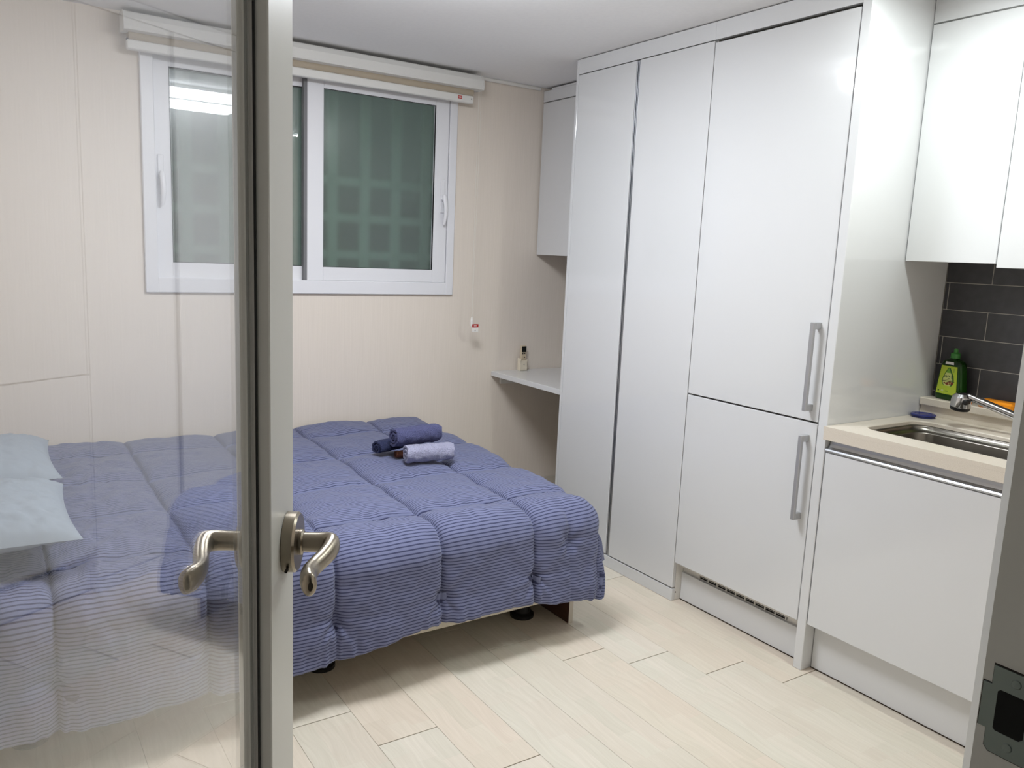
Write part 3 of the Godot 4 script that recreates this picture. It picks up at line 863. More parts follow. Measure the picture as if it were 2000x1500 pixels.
func build_kitchen() -> void:
	var ZE := 3.30
	# base units
	for k in 2:
		var z0 := 2.0875 + k * 0.606
		var z1 := z0 + 0.602
		var labels := ["white base cupboard under the sink next to the fridge panel", "white base cupboard beyond the sink towards the doorway"]
		var b := thing("base_cupboard", Vector3(0.3, 0, (z0 + z1) * 0.5), labels[k], "cupboard")
		part("body", bx(Vector3(0.036, 0.168, z0), Vector3(0.60, 0.66, z1), 0.0), M.carcass, b)
		part("body_side", bx(Vector3(0.022, 0.168, z0), Vector3(0.60, 0.815, z0 + 0.014), 0.0), M.carcass, b)
		part("body_side", bx(Vector3(0.022, 0.168, z1 - 0.014), Vector3(0.60, 0.815, z1), 0.0), M.carcass, b)
		part("door", bx(Vector3(0.0, 0.172, z0 + 0.001), Vector3(0.018, 0.776, z1 - 0.001)), M.white_gloss, b)
		# aluminium grip rail above the door: rounded nose, flat back
		var pr := [Vector2(0.0, 0.778), Vector2(-0.004, 0.7805), Vector2(-0.0055, 0.785), Vector2(-0.003, 0.790), Vector2(0.002, 0.7915), Vector2(0.010, 0.789), Vector2(0.016, 0.794), Vector2(0.019, 0.803), Vector2(0.020, 0.815), Vector2(0.025, 0.815), Vector2(0.025, 0.778)]
		part("grip_rail", mb().prism(pr, Vector3(0, 0, z0 + 0.002), Vector3(1, 0, 0), Vector3(0, 1, 0), Vector3(0, 0, z1 - z0 - 0.004)), M.aluminium, b, "aluminium grip rail")
		part("toe_board", bx(Vector3(0.05, 0.0, z0), Vector3(0.066, 0.168, z1), 0.001), M.white_gloss, b)
		part("floor_seal", bx(Vector3(0.0485, 0.0005, z0), Vector3(0.0505, 0.004, z1), 0.0), M.subfloor, b)
	# worktop with a rounded cut-out, raised ledge along the tiles
	var wt := thing("worktop", Vector3(0.3, 0.822, 2.7), "cream stone kitchen worktop with a sink cut-out", "worktop")
	var hole := rrect(0.085, 2.145, 0.425, 2.86, 0.06)
	var O := Rect2(-0.02, 2.0865, 0.626, ZE - 2.0865)
	var outer := []
	for q in hole:
		var cx: float = clampf(q.x, 0.085 + 0.06, 0.425 - 0.06)
		var cz: float = clampf(q.y, 2.145 + 0.06, 2.86 - 0.06)
		var dx: float = q.x - cx
		var dz: float = q.y - cz
		var ang := atan2(dz, dx)
		# square outline: follow the nearer side, corners for arc points in the middle
		var ox: float = q.x
		var oz: float = q.y
		if absf(dx) > absf(dz) * 1.02:
			ox = O.end.x if dx > 0 else O.position.x
			if absf(dz) > 0.001:
				oz = O.end.y if dz > 0 else O.position.y
		else:
			oz = O.end.y if dz > 0 else O.position.y
			if absf(dx) > 0.001:
				ox = O.end.x if dx > 0 else O.position.x
		outer.append(Vector2(ox, oz))
	var sl := mb()
	var y1 := 0.866
	var y0 := 0.852
	var nh := hole.size()
	for i in nh:
		var k := (i + 1) % nh
		var a: Vector2 = hole[i]
		var b2: Vector2 = hole[k]
		var c: Vector2 = outer[k]
		var d: Vector2 = outer[i]
		var e := 0.005  # eased inner edge
		var ce := Vector2(0.255, 2.5025)
		var an: Vector2 = (Vector2(clampf(a.x, 0.145, 0.365), clampf(a.y, 2.205, 2.80)) - a).normalized()
		var bn: Vector2 = (Vector2(clampf(b2.x, 0.145, 0.365), clampf(b2.y, 2.205, 2.80)) - b2).normalized()
		sl.tri(Vector3(a.x, y1, a.y), Vector3(b2.x, y1, b2.y), Vector3(c.x, y1, c.y), Vector3.UP, Vector3.UP, Vector3.UP)
		sl.tri(Vector3(a.x, y1, a.y), Vector3(c.x, y1, c.y), Vector3(d.x, y1, d.y), Vector3.UP, Vector3.UP, Vector3.UP)
		sl.tri(Vector3(a.x, y0, a.y), Vector3(b2.x, y0, b2.y), Vector3(c.x, y0, c.y), Vector3.DOWN, Vector3.DOWN, Vector3.DOWN)
		sl.tri(Vector3(a.x, y0, a.y), Vector3(c.x, y0, c.y), Vector3(d.x, y0, d.y), Vector3.DOWN, Vector3.DOWN, Vector3.DOWN)
		var A := Vector3(a.x, y1, a.y)
		var B := Vector3(b2.x, y1, b2.y)
		var n0 := Vector3(an.x, 0, an.y)
		var n1 := Vector3(bn.x, 0, bn.y)
		var A2 := A + n0 * e - Vector3(0, e, 0)
		var B2 := B + n1 * e - Vector3(0, e, 0)
		sl.tri(A, B, B2, Vector3.UP, Vector3.UP, n1); sl.tri(A, B2, A2, Vector3.UP, n1, n0)
		var A3 := Vector3(A2.x, y0, A2.z)
		var B3 := Vector3(B2.x, y0, B2.z)
		sl.tri(A2, B2, B3, n0, n1, n1); sl.tri(A2, B3, A3, n0, n1, n0)
	# outer sides
	sl.quad(Vector3(-0.02, y0, O.position.y), Vector3(-0.02, y0, O.end.y), Vector3(-0.02, y1, O.end.y), Vector3(-0.02, y1, O.position.y), Vector3.LEFT)
	sl.quad(Vector3(-0.02, y0, O.end.y), Vector3(0.606, y0, O.end.y), Vector3(0.606, y1, O.end.y), Vector3(-0.02, y1, O.end.y), Vector3.BACK)
	sl.quad(Vector3(-0.02, y0, O.position.y), Vector3(0.606, y0, O.position.y), Vector3(0.606, y1, O.position.y), Vector3(-0.02, y1, O.position.y), Vector3.FORWARD)
	sl.quad(Vector3(0.606, y0, O.position.y), Vector3(0.606, y0, O.end.y), Vector3(0.606, y1, O.end.y), Vector3(0.606, y1, O.position.y), Vector3.RIGHT)
	part("slab", sl, M.worktop_stone, wt)
	part("front_edge", bx(Vector3(-0.0201, 0.822, 2.0866), Vector3(0.018, 0.8525, ZE), 0.0012), M.worktop_stone, wt)
	part("ledge_front", bx(Vector3(0.538, 0.8655, 2.087), Vector3(0.605, 0.903, ZE), 0.001), M.worktop_stone, wt)
	part("ledge_top", bx(Vector3(0.526, 0.9025, 2.0868), Vector3(0.6055, 0.930, ZE), 0.003), M.worktop_stone, wt)
	# sink bowl
	var sk := thing("sink", Vector3(0.255, 0.70, 2.5), "stainless steel sink bowl set into the cream worktop", "sink")
	var rows := []
	var lv := [[-0.012, 0.8515], [0.008, 0.8515], [0.011, 0.848], [0.012, 0.836], [0.026, 0.833], [0.030, 0.828], [0.036, 0.76], [0.044, 0.715], [0.060, 0.700], [0.10, 0.695], [0.15, 0.692]]
	for l in lv:
		var o: float = l[0]
		var line := []
		for q in rrect(0.085 + o, 2.145 + o, 0.425 - o, 2.86 - o, maxf(0.012, 0.062 - o * 0.25)):
			line.append(Vector3(q.x, l[1], q.y))
		rows.append(line)
	var last := []
	for q in rows[0]:
		last.append(Vector3(0.255, 0.690, lerpf(q.z, 2.5, 0.4)))
	rows.append(last)
	part("bowl", mb().grid(rows, true, Vector3(0.255, 2.5, 2.5)), M.brushed_steel, sk)
	part("drain", mb().lathe(Vector3(0.255, 0.690, 2.5), Vector3.UP, [Vector2(0.045, 0.0), Vector2(0.045, 0.004), Vector2(0.03, 0.003), Vector2(0.0, 0.002)], 24), M.chrome, sk)
	# wall cupboards
	var zs := [2.0875, 2.386, 2.690, 2.994]
	for k in 3:
		var lab: String = ["narrow white wall cupboard next to the fridge panel above the sink", "white wall cupboard second from the fridge panel", "white wall cupboard third from the fridge panel"][k]
		var u := thing("hanging_cupboard", Vector3(0.47, 1.41, (zs[k] + zs[k + 1]) * 0.5), lab, "cupboard")
		var bot: float = 1.411 if k == 0 else 1.399
		part("body", bx(Vector3(0.348, 1.417, zs[k]), Vector3(0.605, 2.175, zs[k + 1] - 0.001), 0.0), M.white_matte, u)
		var xo: float = 0.327 if k == 0 else 0.323
		part("door", bx(Vector3(xo, bot, zs[k] + 0.0018), Vector3(xo + 0.018, 2.168, zs[k + 1] - 0.0028)), M.white_gloss, u)
		part("top_filler", bx(Vector3(0.331, 2.174, zs[k]), Vector3(0.348, CEIL - 0.004, zs[k + 1] - 0.0005), 0.0), M.white_gloss, u)
	# tap: swivel spout with a spray head over the sink
	var tp := thing("tap", Vector3(0.478, 0.866, 2.52), "chrome kitchen tap with a long spout and spray head", "tap")
	part("body", mb().lathe(Vector3(0.478, 0.8665, 2.50), Vector3.UP, [Vector2(0.0, 0.0), Vector2(0.027, 0.0), Vector2(0.027, 0.006), Vector2(0.023, 0.012), Vector2(0.022, 0.06), Vector2(0.019, 0.075), Vector2(0.0, 0.08)], 28), M.chrome, tp)
	part("mixer_lever", mb().tube([Vector3(0.478, 0.945, 2.50), Vector3(0.478, 0.965, 2.515), Vector3(0.47, 0.985, 2.56), Vector3(0.465, 0.99, 2.60)], [Vector2(0.012, 0.012), Vector2(0.011, 0.008), Vector2(0.009, 0.005), Vector2(0.007, 0.004)], 14), M.chrome, tp)
	var sp0 := Vector3(0.472, 0.918, 2.485)
	var sp1 := Vector3(0.430, 0.972, 2.315)
	part("spout", mb().tube([sp0, sp0.lerp(sp1, 0.33), sp0.lerp(sp1, 0.66), sp1, sp1 + (sp1 - sp0).normalized() * 0.012], [Vector2(0.016, 0.0135), Vector2(0.016, 0.0135), Vector2(0.0155, 0.013), Vector2(0.0145, 0.0125), Vector2(0.012, 0.011)], 20), M.chrome, tp)
	part("spout_joint", mb().tube([sp0.lerp(sp1, 0.12), sp0.lerp(sp1, 0.15)], [Vector2(0.0175, 0.015), Vector2(0.0175, 0.015)], 20), M.chrome, tp)
	var ax := Vector3(-0.06, 1.0, 0.10)
	var hd := part("spray_head", mb().lathe(Vector3(0.424, 0.936, 2.286), ax, [Vector2(0.0, 0.0), Vector2(0.030, 0.0), Vector2(0.0315, 0.003), Vector2(0.0315, 0.024), Vector2(0.029, 0.037), Vector2(0.020, 0.046), Vector2(0.0, 0.049)], 32), M.chrome, tp)
	part("rubber_ring", mb().lathe(Vector3(0.4245, 0.926, 2.285), ax, [Vector2(0.0, 0.0), Vector2(0.028, 0.0), Vector2(0.0302, 0.003), Vector2(0.0310, 0.011), Vector2(0.0, 0.011)], 32), M.black_plastic, hd, "black rubber ring")
	part("spray_switch", bx(Vector3(0.396, 0.948, 2.298), Vector3(0.424, 0.967, 2.3205), 0.005), M.black_plastic, hd, "black switch")

# ------------------------------------------------------------------ bed
func build_bed() -> void:
	var b := thing("bed", Vector3(-1.5, 0, 0.72), "single bed base with a dark walnut foot board under the quilt", "bed")
	part("base_box", bx(Vector3(-2.50, 0.115, 0.045), Vector3(-0.500, 0.275, 1.428), 0.006), M.cream_fabric, b)
	var fb := part("foot_board", bx(Vector3(-0.4975, 0.0, 0.05), Vector3(-0.4795, 0.40, 1.412), 0.0005), M.walnut_board, b)
	part("edge_band", bx(Vector3(-0.4975, 0.0, 1.412), Vector3(-0.4795, 0.40, 1.4135), 0.0), M.edge_band, fb, "pale edge band")
	part("edge_band", bx(Vector3(-0.4797, 0.0, 0.05), Vector3(-0.4785, 0.40, 1.4135), 0.0), M.edge_band, fb)
	for x in [-0.615, -1.42, -2.25]:
		for z in [0.25, 1.27]:
			part("foot", mb().lathe(Vector3(x, 0.0, z), Vector3.UP, [Vector2(0.0, 0.0), Vector2(0.046, 0.0), Vector2(0.046, 0.012), Vector2(0.032, 0.02), Vector2(0.028, 0.116), Vector2(0.0, 0.116)], 20), M.black_plastic, b)
	var m := thing("mattress", Vector3(-1.5, 0.275, 0.72), "cream mattress lying on the bed base beneath the quilt", "mattress")
	part("mattress_block", bx(Vector3(-2.49, 0.276, 0.045), Vector3(-0.505, 0.462, 1.395), 0.03), M.cream_fabric, m)

const SEAM_U := [-2.555, -2.19, -1.825, -1.46, -1.10, -0.735, -0.37]
const SEAM_V := [-0.14, 0.225, 0.59, 0.955, 1.31, 1.672]

func near(list: Array, x: float) -> float:
	var d := 9.0
	for s in list:
		d = minf(d, absf(x - s))
	return d

# quilt surface: cloth coordinates (u along x, v along z) to space; returns the point
func quilt(u: float, v: float) -> Vector3:
	var cx := -0.522
	var cz := 1.405
	var R := 0.092
	var ox := maxf(0.0, u - cx)
	var oz := maxf(0.0, v - cz)
	var L := maxf(ox, oz)
	var top := DUVET_TOP + 0.034 * (1.0 - clampf(v, 0.0, 1.4) / 1.4)
	var p := Vector3(minf(u, cx), top, minf(v, cz))
	var n := Vector3.UP
	if L > 0.0:
		var ph := 0.5 * PI * oz / (ox + oz)
		var dir := Vector3(cos(ph), 0, sin(ph))
		var a := minf(L / R, PI * 0.5)
		var rest := maxf(0.0, L - R * PI * 0.5)
		var out := R * sin(a) + rest * (0.05 + 0.13 * cos(ph))
		var drop := R * (1.0 - cos(a)) + rest * 0.985
		p += dir * out + Vector3(0, -drop, 0)
		n = dir * sin(a) + Vector3.UP * cos(a)
	# padding between the seams
	var du := near(SEAM_U, u)
	var dv := near(SEAM_V, v)
	# the lowest row is only tacked at knots: hardly a groove between them
	if absf(v - 1.672) < 0.18:
		dv = lerpf(dv, maxf(dv, 0.11), 1.0 - exp(-du / 0.03))
	# seams wander a little
	var wob := cloth_noise.get_noise_2d(u * 1.3, v * 1.3) * 0.012
	du = absf(du + wob * (0.4 if du > 0.02 else 0.0))
	var h := 0.014 * (1.0 - exp(-du / 0.016)) * (1.0 - exp(-dv / 0.016)) + 0.016 * (1.0 - exp(-du / 0.07)) * (1.0 - exp(-dv / 0.07))
	# the last fold before the hanging corner, on the front only
	if v > 1.40 and v < 1.9:
		var df := absf(u + 0.598 - 0.02 * (v - 1.4))
		h -= 0.010 * exp(-df / 0.018) * smoothstep(1.40, 1.50, v)
	h -= 0.008 * exp(-pow(du / 0.005, 2.0)) + 0.008 * exp(-pow(dv / 0.005, 2.0))
	# puckers across the seams
	var pk := sin(v * 150.0 + 5.0 * fold_noise.get_noise_2d(u * 3.0, v * 9.0)) * exp(-du / 0.028) + sin(u * 140.0 + 5.0 * fold_noise.get_noise_2d(u * 9.0, v * 3.0)) * exp(-dv / 0.028)
	h += 0.0020 * pk * (0.6 + 1.2 * cloth_noise.get_noise_2d(u * 2.0 + 9.0, v * 2.0))
	h += 0.010 * cloth_noise.get_noise_2d(u, v) + 0.005 * cloth_noise.get_noise_2d(u * 3.1 + 7.0, v * 3.1)
	h += 0.0022 * cloth_noise.get_noise_2d(u * 9.0 + 3.0, v * 7.0)
	# tufted knots on the hanging front, folds gathered below them
	for s in [-2.19, -1.825, -1.46, -1.10, -0.735]:
		var q := Vector2(u - s, v - 1.672)
		var r := q.length()
		if r < 0.2:
			h -= 0.016 * exp(-pow(r / 0.026, 2.0))
			h += 0.004 * sin(q.angle() * 7.0 + s * 9.0) * exp(-r / 0.055) * (1.0 - exp(-r / 0.012))
			for ray in [-0.75, -0.28, 0.22, 0.7]:
				var dirr := Vector2(sin(ray + 0.2 * sin(s * 31.0)), cos(ray))
				var along := q.dot(dirr)
				if along > 0.0:
					var off := absf(q.cross(dirr))
					h -= 0.011 * exp(-pow(off / (0.005 + 0.05 * along), 2.0)) * exp(-along / 0.055)
	var k2 := Vector2(u + 0.60, v - 1.565)
	if k2.length() < 0.2:
		h -= 0.018 * exp(-pow(k2.length() / 0.03, 2.0))
		h += 0.005 * sin(k2.angle() * 6.0) * exp(-k2.length() / 0.06) * (1.0 - exp(-k2.length() / 0.012))
	if v > 1.66:
		var amt := smoothstep(1.66, 1.78, v)
		var f := fold_noise.get_noise_2d(u * 22.0, 5.0 + v * 1.5)
		h += 0.013 * amt * f * (0.30 + 1.1 * exp(-near(SEAM_U, u) / 0.06))
		# hem puffs out a little above the edge
		h += 0.006 * sin(clampf((v - 1.672) / 0.15, 0.0, 1.0) * PI)
	# a few loose creases towards the pillow end
	if u < -1.7:
		var am := smoothstep(-1.7, -2.05, u)
		h += am * 0.010 * fold_noise.get_noise_2d(u * 9.0 + v * 3.0, v * 5.0 - u * 4.0)
	# no padding where the quilt touches the back wall
	h *= smoothstep(-0.02, 0.08, v) * 0.9 + 0.1
	h = maxf(h, -0.014)
	return p + n * h

func build_duvet() -> void:
	cloth_noise.seed = 5; cloth_noise.frequency = 2.2; cloth_noise.fractal_octaves = 2
	fold_noise.seed = 9; fold_noise.frequency = 1.0; fold_noise.fractal_octaves = 2
	var t := thing("quilt", Vector3(-1.4, 0.47, 0.75), "slate blue striped quilt with stitched squares spread over the bed", "quilt")
	# knots of the grid: denser along the seams
	var us := PackedFloat32Array()
	var u := -2.46
	while u < -0.245:
		us.append(u)
		u += 0.0035 if near(SEAM_U, u) < 0.02 or absf(u + 0.6) < 0.03 else 0.0065
	var vs := PackedFloat32Array()
	var v := 0.022
	var hem_line := func(uu: float) -> float:
		return 1.799 - 0.046 * pow(maxf(0.0, sin(clampf((uu + 1.50) / 1.02, 0.0, 1.0) * PI)), 0.8) + 0.004 * sin(uu * 17.0)
	var hem := 1.800
	while v < hem:
		vs.append(v)
		v += 0.0035 if near(SEAM_V, v) < 0.02 else 0.0065
	vs.append(hem)
	var nu := us.size()
	var nv := vs.size() + 8
	var pos := PackedVector3Array()
	var uvs := PackedVector2Array()
	for j in nv:
		for i in nu:
			if j < vs.size():
				# front hem dips gently between the knots
				var hl: float = hem_line.call(us[i])
				var vv := vs[j] if vs[j] < 1.60 else 1.60 + (vs[j] - 1.60) / (hem - 1.60) * (hl - 1.60)
				pos.append(quilt(us[i], vv))
				uvs.append(Vector2(us[i] * 2.0, vv / (8.0 * 0.0104)))
			else:
				# hem rolls under and runs up inside
				var hl: float = hem_line.call(us[i])
				var e := quilt(us[i], hl)
				var e0 := quilt(us[i], hl - 0.02)
				var down := (e - e0).normalized()
				var k := j - vs.size() + 1
				var a := PI * minf(k / 5.0, 1.0)
				var inward := Vector3(0, 0, -1.0)
				if us[i] > -0.535:
					var f := clampf((us[i] + 0.535) / 0.3, 0.0, 1.0)
					inward = Vector3(-sin(f * PI * 0.5), 0, -cos(f * PI * 0.5))
				var up := maxf(0.0, k - 5.0) * 0.03
				pos.append(e + inward * 0.008 * (1.0 - cos(a)) + down * (0.011 * sin(a)) - down * up)
				uvs.append(Vector2(us[i] * 2.0, (hl + 0.007 * k) / (8.0 * 0.0104)))
	var o := own("quilt_cover", big_grid(pos, uvs, nu, nv), M.duvet_cloth, t)
	o.position = -t.position

func cushion(c: Vector3, sx: float, sy: float, sz: float, seed_: int) -> MB:
	var f := FastNoiseLite.new(); f.seed = seed_; f.frequency = 5.0
	var b := mb()
	for side in [1.0, -1.0]:
		var rows := []
		var N := 40
		for i in N + 1:
			var line := []
			var a := -1.0 + 2.0 * i / N
			for j in N + 1:
				var d := -1.0 + 2.0 * j / N
				# corners pulled out, sides drawn in
				var px := a * (1.0 - 0.07 * (1.0 - d * d))
				var pz := d * (1.0 - 0.05 * (1.0 - a * a))
				var hgt := pow(maxf(0.0, 1.0 - pow(absf(a), 2.6)), 0.55) * pow(maxf(0.0, 1.0 - pow(absf(d), 2.6)), 0.55)
				var wr := f.get_noise_2d(px * sx * 3.0, pz * sz * 3.0) * 0.012 * minf(1.0, hgt * 2.0) + 0.005 * f.get_noise_2d(px * 3.0 + 5.0, pz * 3.0) * minf(1.0, hgt * 2.0)
				line.append(c + Vector3(px * sx, side * hgt * sy * (1.0 if side > 0 else 0.55) + wr, pz * sz))
			rows.append(line)
		b.grid(rows, false, c - Vector3(0, side * 10.0, 0))
	return b

func build_pillows() -> void:
	var labs := ["pale blue pillow by the quilt's open front edge", "pale blue pillow against the back wall"]
	var zs := [1.11, 0.53]
	for k in 2:
		var c := Vector3(-2.345, 0.598 + 0.012 * k, zs[k])
		var t := thing("pillow", Vector3(c.x, 0.53, c.z), labs[k], "pillow", "pillows at the head of the bed")
		part("pillow_case", cushion(c, 0.235, 0.075, 0.285, 100 + k), M.pillow_cloth, t)

# rolled towel: spiral cross-section pushed along its axis
func towel(c: Vector3, axis: Vector3, length: float, R: float, turns: float, seed_: int, squash := 0.92) -> MB:
	var f := FastNoiseLite.new(); f.seed = seed_; f.frequency = 9.0
	var ax := axis.normalized()
	var side := Vector3.UP.cross(ax).normalized()
	var up := ax.cross(side).normalized()
	var N := int(turns * 26)
	var th := R / (turns + 0.4) * 0.60
	var K := 16
	var outer := []
	var inner := []
	for k in K + 1:
		var t := float(k) / K
		# ends are a little smaller: rounded edge
		var ends := 1.0 - 0.06 * pow(absf(t * 2.0 - 1.0), 8.0)
		var lo := []
		var li := []
		for i in N + 1:
			var s := float(i) / N
			var a := s * turns * TAU + 0.9
			var r := (th * 0.45 + (R - th * 0.45) * s) * ends
			var w := 1.0 + 0.16 * f.get_noise_3d(cos(a) * 0.3, sin(a) * 0.3, t * 0.5 + s * 0.2) + 0.07 * f.get_noise_3d(cos(a) * 1.4, sin(a) * 1.4, t * 2.2)
			var jag := 0.006 * f.get_noise_2d(s * 1.5, 4.0) * (1.0 if k == 0 or k == K else 0.0)
			var d := side * cos(a) + up * sin(a) * squash
			var o := c + ax * ((t - 0.5) * length + jag)
			lo.append(o + d * r * w)
			li.append(o + d * maxf(0.001, (r - th)) * w)
		outer.append(lo)
		inner.append(li)
	var b := mb()
	b.grid(outer, false, c)
	# inner face looks towards the axis
	var g := MB.new()
	g.grid(inner, false, c)
	for t in range(0, g.v.size(), 3):
		b.tri(g.v[t], g.v[t + 1], g.v[t + 2], -g.n[t], -g.n[t + 1], -g.n[t + 2])
	for e in [0, K]:
		var nn := -ax if e == 0 else ax
		for i in N:
			b.quad(outer[e][i], outer[e][i + 1], inner[e][i + 1], inner[e][i], nn)
	for k in K:
		b.quad(outer[k][N], outer[k + 1][N], inner[k + 1][N], inner[k][N], up)
	return b

func build_towels() -> void:
	var specs := [
		["towel_lilac", Vector3(-0.815, 0, 0.845), Vector3(0.97, 0, 0.12), 0.20, 0.043, 2.6, "pale lilac rolled towel at the front of the towel pile", 1],
		["towel_navy", Vector3(-0.895, 0, 0.675), Vector3(0.93, 0, -0.30), 0.18, 0.036, 2.4, "dark navy rolled towel at the back of the towel pile", 2],
		["towel_brown", Vector3(-0.835, 0, 0.762), Vector3(0.97, 0, 0.06), 0.17, 0.021, 1.8, "small brown rolled towel tucked between the others", 3],
		["towel_slate", Vector3(-0.828, 0, 0.752), Vector3(0.98, 0, -0.10), 0.215, 0.047, 2.7, "slate blue rolled towel lying on top of the others", 4],
	]
	for s in specs:
		var c: Vector3 = s[1]
		var top := quilt(c.x, c.z).y
		var y: float = top + s[4] * 0.97 + 0.005
		if s[7] == 2:
			y -= 0.004
		if s[7] == 4:
			y = top + 0.043 * 1.86 + 0.020
		c.y = y
		var t := thing("rolled_towel", Vector3(c.x, y - s[4] * 0.92, c.z), s[6], "towel", "rolled towels on the quilt")
		part("towel_roll", towel(c, s[2], s[3], s[4], s[5], s[7]), M[s[0]], t)

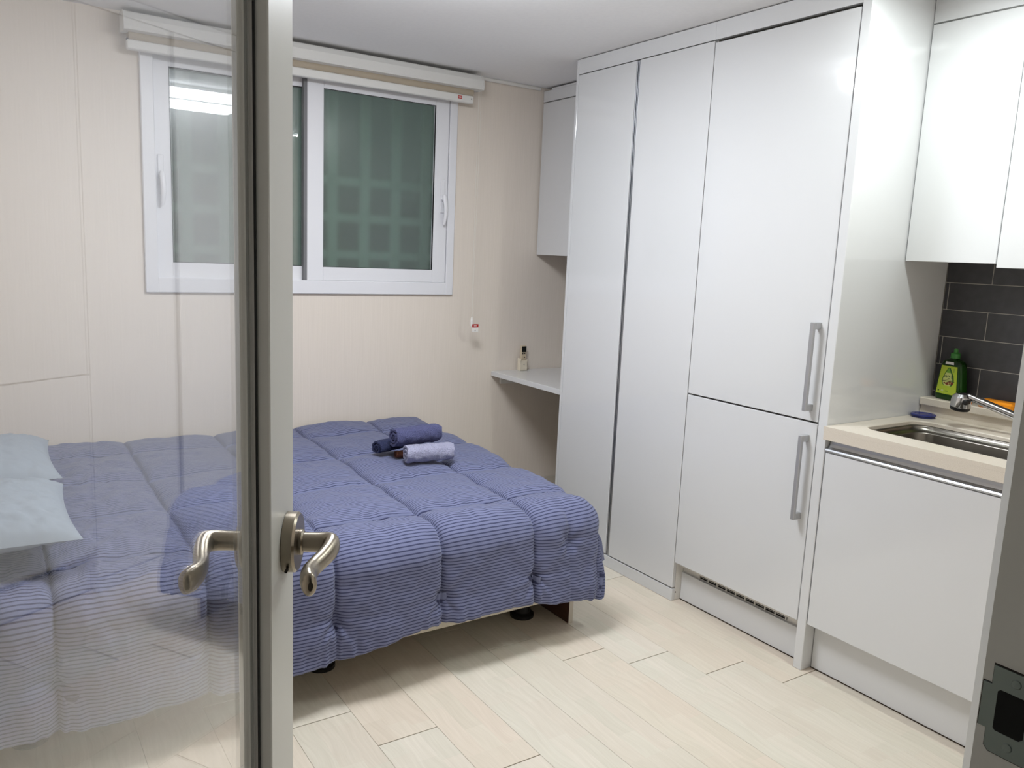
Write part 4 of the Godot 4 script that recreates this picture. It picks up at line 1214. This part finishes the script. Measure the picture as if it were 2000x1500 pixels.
# ------------------------------------------------------------------ small things
func build_small_things() -> void:
	# remote control upright in a holder on the desk board, against the back wall
	var r := thing("remote_control", Vector3(0.185, 0.7435, 0.04), "small cream remote control with a dark display standing in a holder", "remote")
	var x := 0.182
	part("body", bx(Vector3(x - 0.019, 0.750, 0.028), Vector3(x + 0.019, 0.882, 0.046), 0.005), M.remote_body, r)
	part("display", bx(Vector3(x - 0.015, 0.846, 0.0455), Vector3(x + 0.015, 0.878, 0.0468), 0.001), M.dark_screen, r, "dark display")
	for q in [[-0.008, 0.838], [0.004, 0.839], [0.003, 0.818]]:
		part("button", bx(Vector3(x + q[0] - 0.004, q[1] - 0.003, 0.0455), Vector3(x + q[0] + 0.004, q[1] + 0.003, 0.0475), 0.001), M.black_plastic, r)
	var h := mb()
	h.box(Vector3(x - 0.023, 0.7437, 0.020), Vector3(x + 0.023, 0.750, 0.050), 0.001)
	h.box(Vector3(x - 0.0235, 0.7437, 0.020), Vector3(x - 0.0195, 0.812, 0.050), 0.001)
	h.box(Vector3(x + 0.0195, 0.7437, 0.020), Vector3(x + 0.0235, 0.806, 0.050), 0.001)
	h.box(Vector3(x - 0.023, 0.7437, 0.0465), Vector3(x + 0.023, 0.800, 0.050), 0.001)
	part("holder", h, M.remote_holder, r)
	part("button", mb().lathe(Vector3(x, 0.778, 0.050), Vector3(0, 0, 1), [Vector2(0.003, 0.0), Vector2(0.003, 0.001), Vector2(0.0, 0.001)], 10), M.pvc_groove, r)
	# washing-up liquid on the ledge
	var c := Vector3(0.572, 0.930, 2.172)
	var s := thing("soap_bottle", c, "green washing-up liquid bottle with a lime label on the ledge", "bottle")
	var turn := Basis(Vector3.UP, deg_to_rad(-14.0))
	var rows := []
	var lv := [[0.0, 0.050, 0.020], [0.004, 0.054, 0.023], [0.02, 0.056, 0.0245], [0.05, 0.0545, 0.0245], [0.09, 0.049, 0.0235], [0.12, 0.0435, 0.022], [0.134, 0.040, 0.020], [0.1405, 0.034, 0.017], [0.144, 0.022, 0.014], [0.147, 0.013, 0.012], [0.152, 0.0125, 0.0118]]
	var bottom := []
	for k in 40:
		bottom.append(c + Vector3(0, 0.0, 0))
	rows.append(bottom)
	for l in lv:
		var line := []
		for k in 40:
			var a := TAU * k / 40.0
			var e := 0.55
			line.append(c + turn * Vector3(signf(cos(a)) * pow(absf(cos(a)), e) * l[2], l[0], signf(sin(a)) * pow(absf(sin(a)), e) * l[1]))
		rows.append(line)
	part("body", mb().grid(rows, true, c + Vector3(0, 0.07, 0)), M.bottle_green, s)
	var inn := []
	for i in rows.size() - 3:
		var line := []
		for k in 40:
			var q: Vector3 = rows[i][k]
			line.append(Vector3(c.x + (q.x - c.x) * 0.92, c.y + 0.0015 + (q.y - c.y) * 0.90, c.z + (q.z - c.z) * 0.95))
		inn.append(line)
	var closing := []
	for k in 40:
		closing.append(Vector3(c.x, inn[-1][0].y, c.z))
	inn.append(closing)
	part("liquid", mb().grid(inn, true, c + Vector3(0, 0.06, 0)), M.soap_liquid, s)
	# label on the face towards the room: follows the belly
	var lb := mb()
	for i in 10:
		for j in 8:
			var q := []
			var us := []
			for d in [[0, 0], [1, 0], [1, 1], [0, 1]]:
				var fy: float = (i + d[0]) / 10.0
				var fz: float = (j + d[1]) / 8.0 - 0.5
				var y := lerpf(0.022, 0.122, fy)
				var half := lerpf(0.043, 0.033, fy)
				var dep := -lerpf(0.0258, 0.0230, fy) + 0.006 * pow(absf(fz * 2.0), 4.0) * 0.35
				q.append(c + turn * Vector3(dep, y, fz * 2.0 * half))
				us.append(Vector2(fz + 0.5, 1.0 - fy))
			lb.quad(q[0], q[1], q[2], q[3], turn * Vector3(-1, 0, 0), us)
	part("label", lb, M.soap_label, s, "lime label with a green drop and dark lettering")
	var sk := []
	for d in [[0.128, -0.018], [0.128, 0.018], [0.137, 0.017], [0.137, -0.017]]:
		sk.append(c + turn * Vector3(-0.0222, d[0], d[1]))
	var stk := mb()
	stk.quad(sk[0], sk[1], sk[2], sk[3], turn * Vector3(-1, 0, 0))
	part("price_sticker", stk, M.tag_white, s)
	part("cap", mb().lathe(c + Vector3(0, 0.150, 0), Vector3.UP, [Vector2(0.0, 0.0), Vector2(0.0155, 0.0), Vector2(0.0155, 0.016), Vector2(0.0135, 0.0185), Vector2(0.0075, 0.020), Vector2(0.0068, 0.031), Vector2(0.005, 0.034), Vector2(0.0, 0.035)], 24), M.cap_green, s)
	# sponge behind the spout
	var sg := thing("sponge", Vector3(0.555, 0.930, 2.345), "orange kitchen sponge on the ledge behind the tap spout", "sponge")
	part("sponge_block", bx(Vector3(0.533, 0.9302, 2.285), Vector3(0.597, 0.956, 2.40), 0.006), M.sponge, sg)
	# blue plastic lid at the back corner of the worktop
	var l := thing("plastic_lid", Vector3(0.495, 0.866, 2.128), "round dark blue plastic lid lying in the worktop corner", "lid")
	part("rim", mb().lathe(Vector3(0.487, 0.8662, 2.130), Vector3.UP, [Vector2(0.0, 0.0), Vector2(0.036, 0.0), Vector2(0.0395, 0.002), Vector2(0.0395, 0.005), Vector2(0.034, 0.006)], 36), M.blue_plastic, l)
	part("top_disc", mb().lathe(Vector3(0.487, 0.872, 2.130), Vector3.UP, [Vector2(0.034, -0.001), Vector2(0.0415, 0.001), Vector2(0.042, 0.004), Vector2(0.039, 0.0065), Vector2(0.030, 0.0068), Vector2(0.028, 0.0055), Vector2(0.0, 0.0055)], 36), M.blue_plastic, l)
	# smoke detector mirrored in the window pane
	var sd := thing("smoke_detector", Vector3(-1.29, CEIL - 0.03, 0.98), "round white smoke detector on the ceiling between light and window", "detector")
	part("housing", mb().lathe(Vector3(-1.29, CEIL, 0.98), Vector3.DOWN, [Vector2(0.0, 0.0), Vector2(0.05, 0.0), Vector2(0.05, 0.012), Vector2(0.04, 0.026), Vector2(0.018, 0.032), Vector2(0.0, 0.032)], 28), M.white_matte, sd)
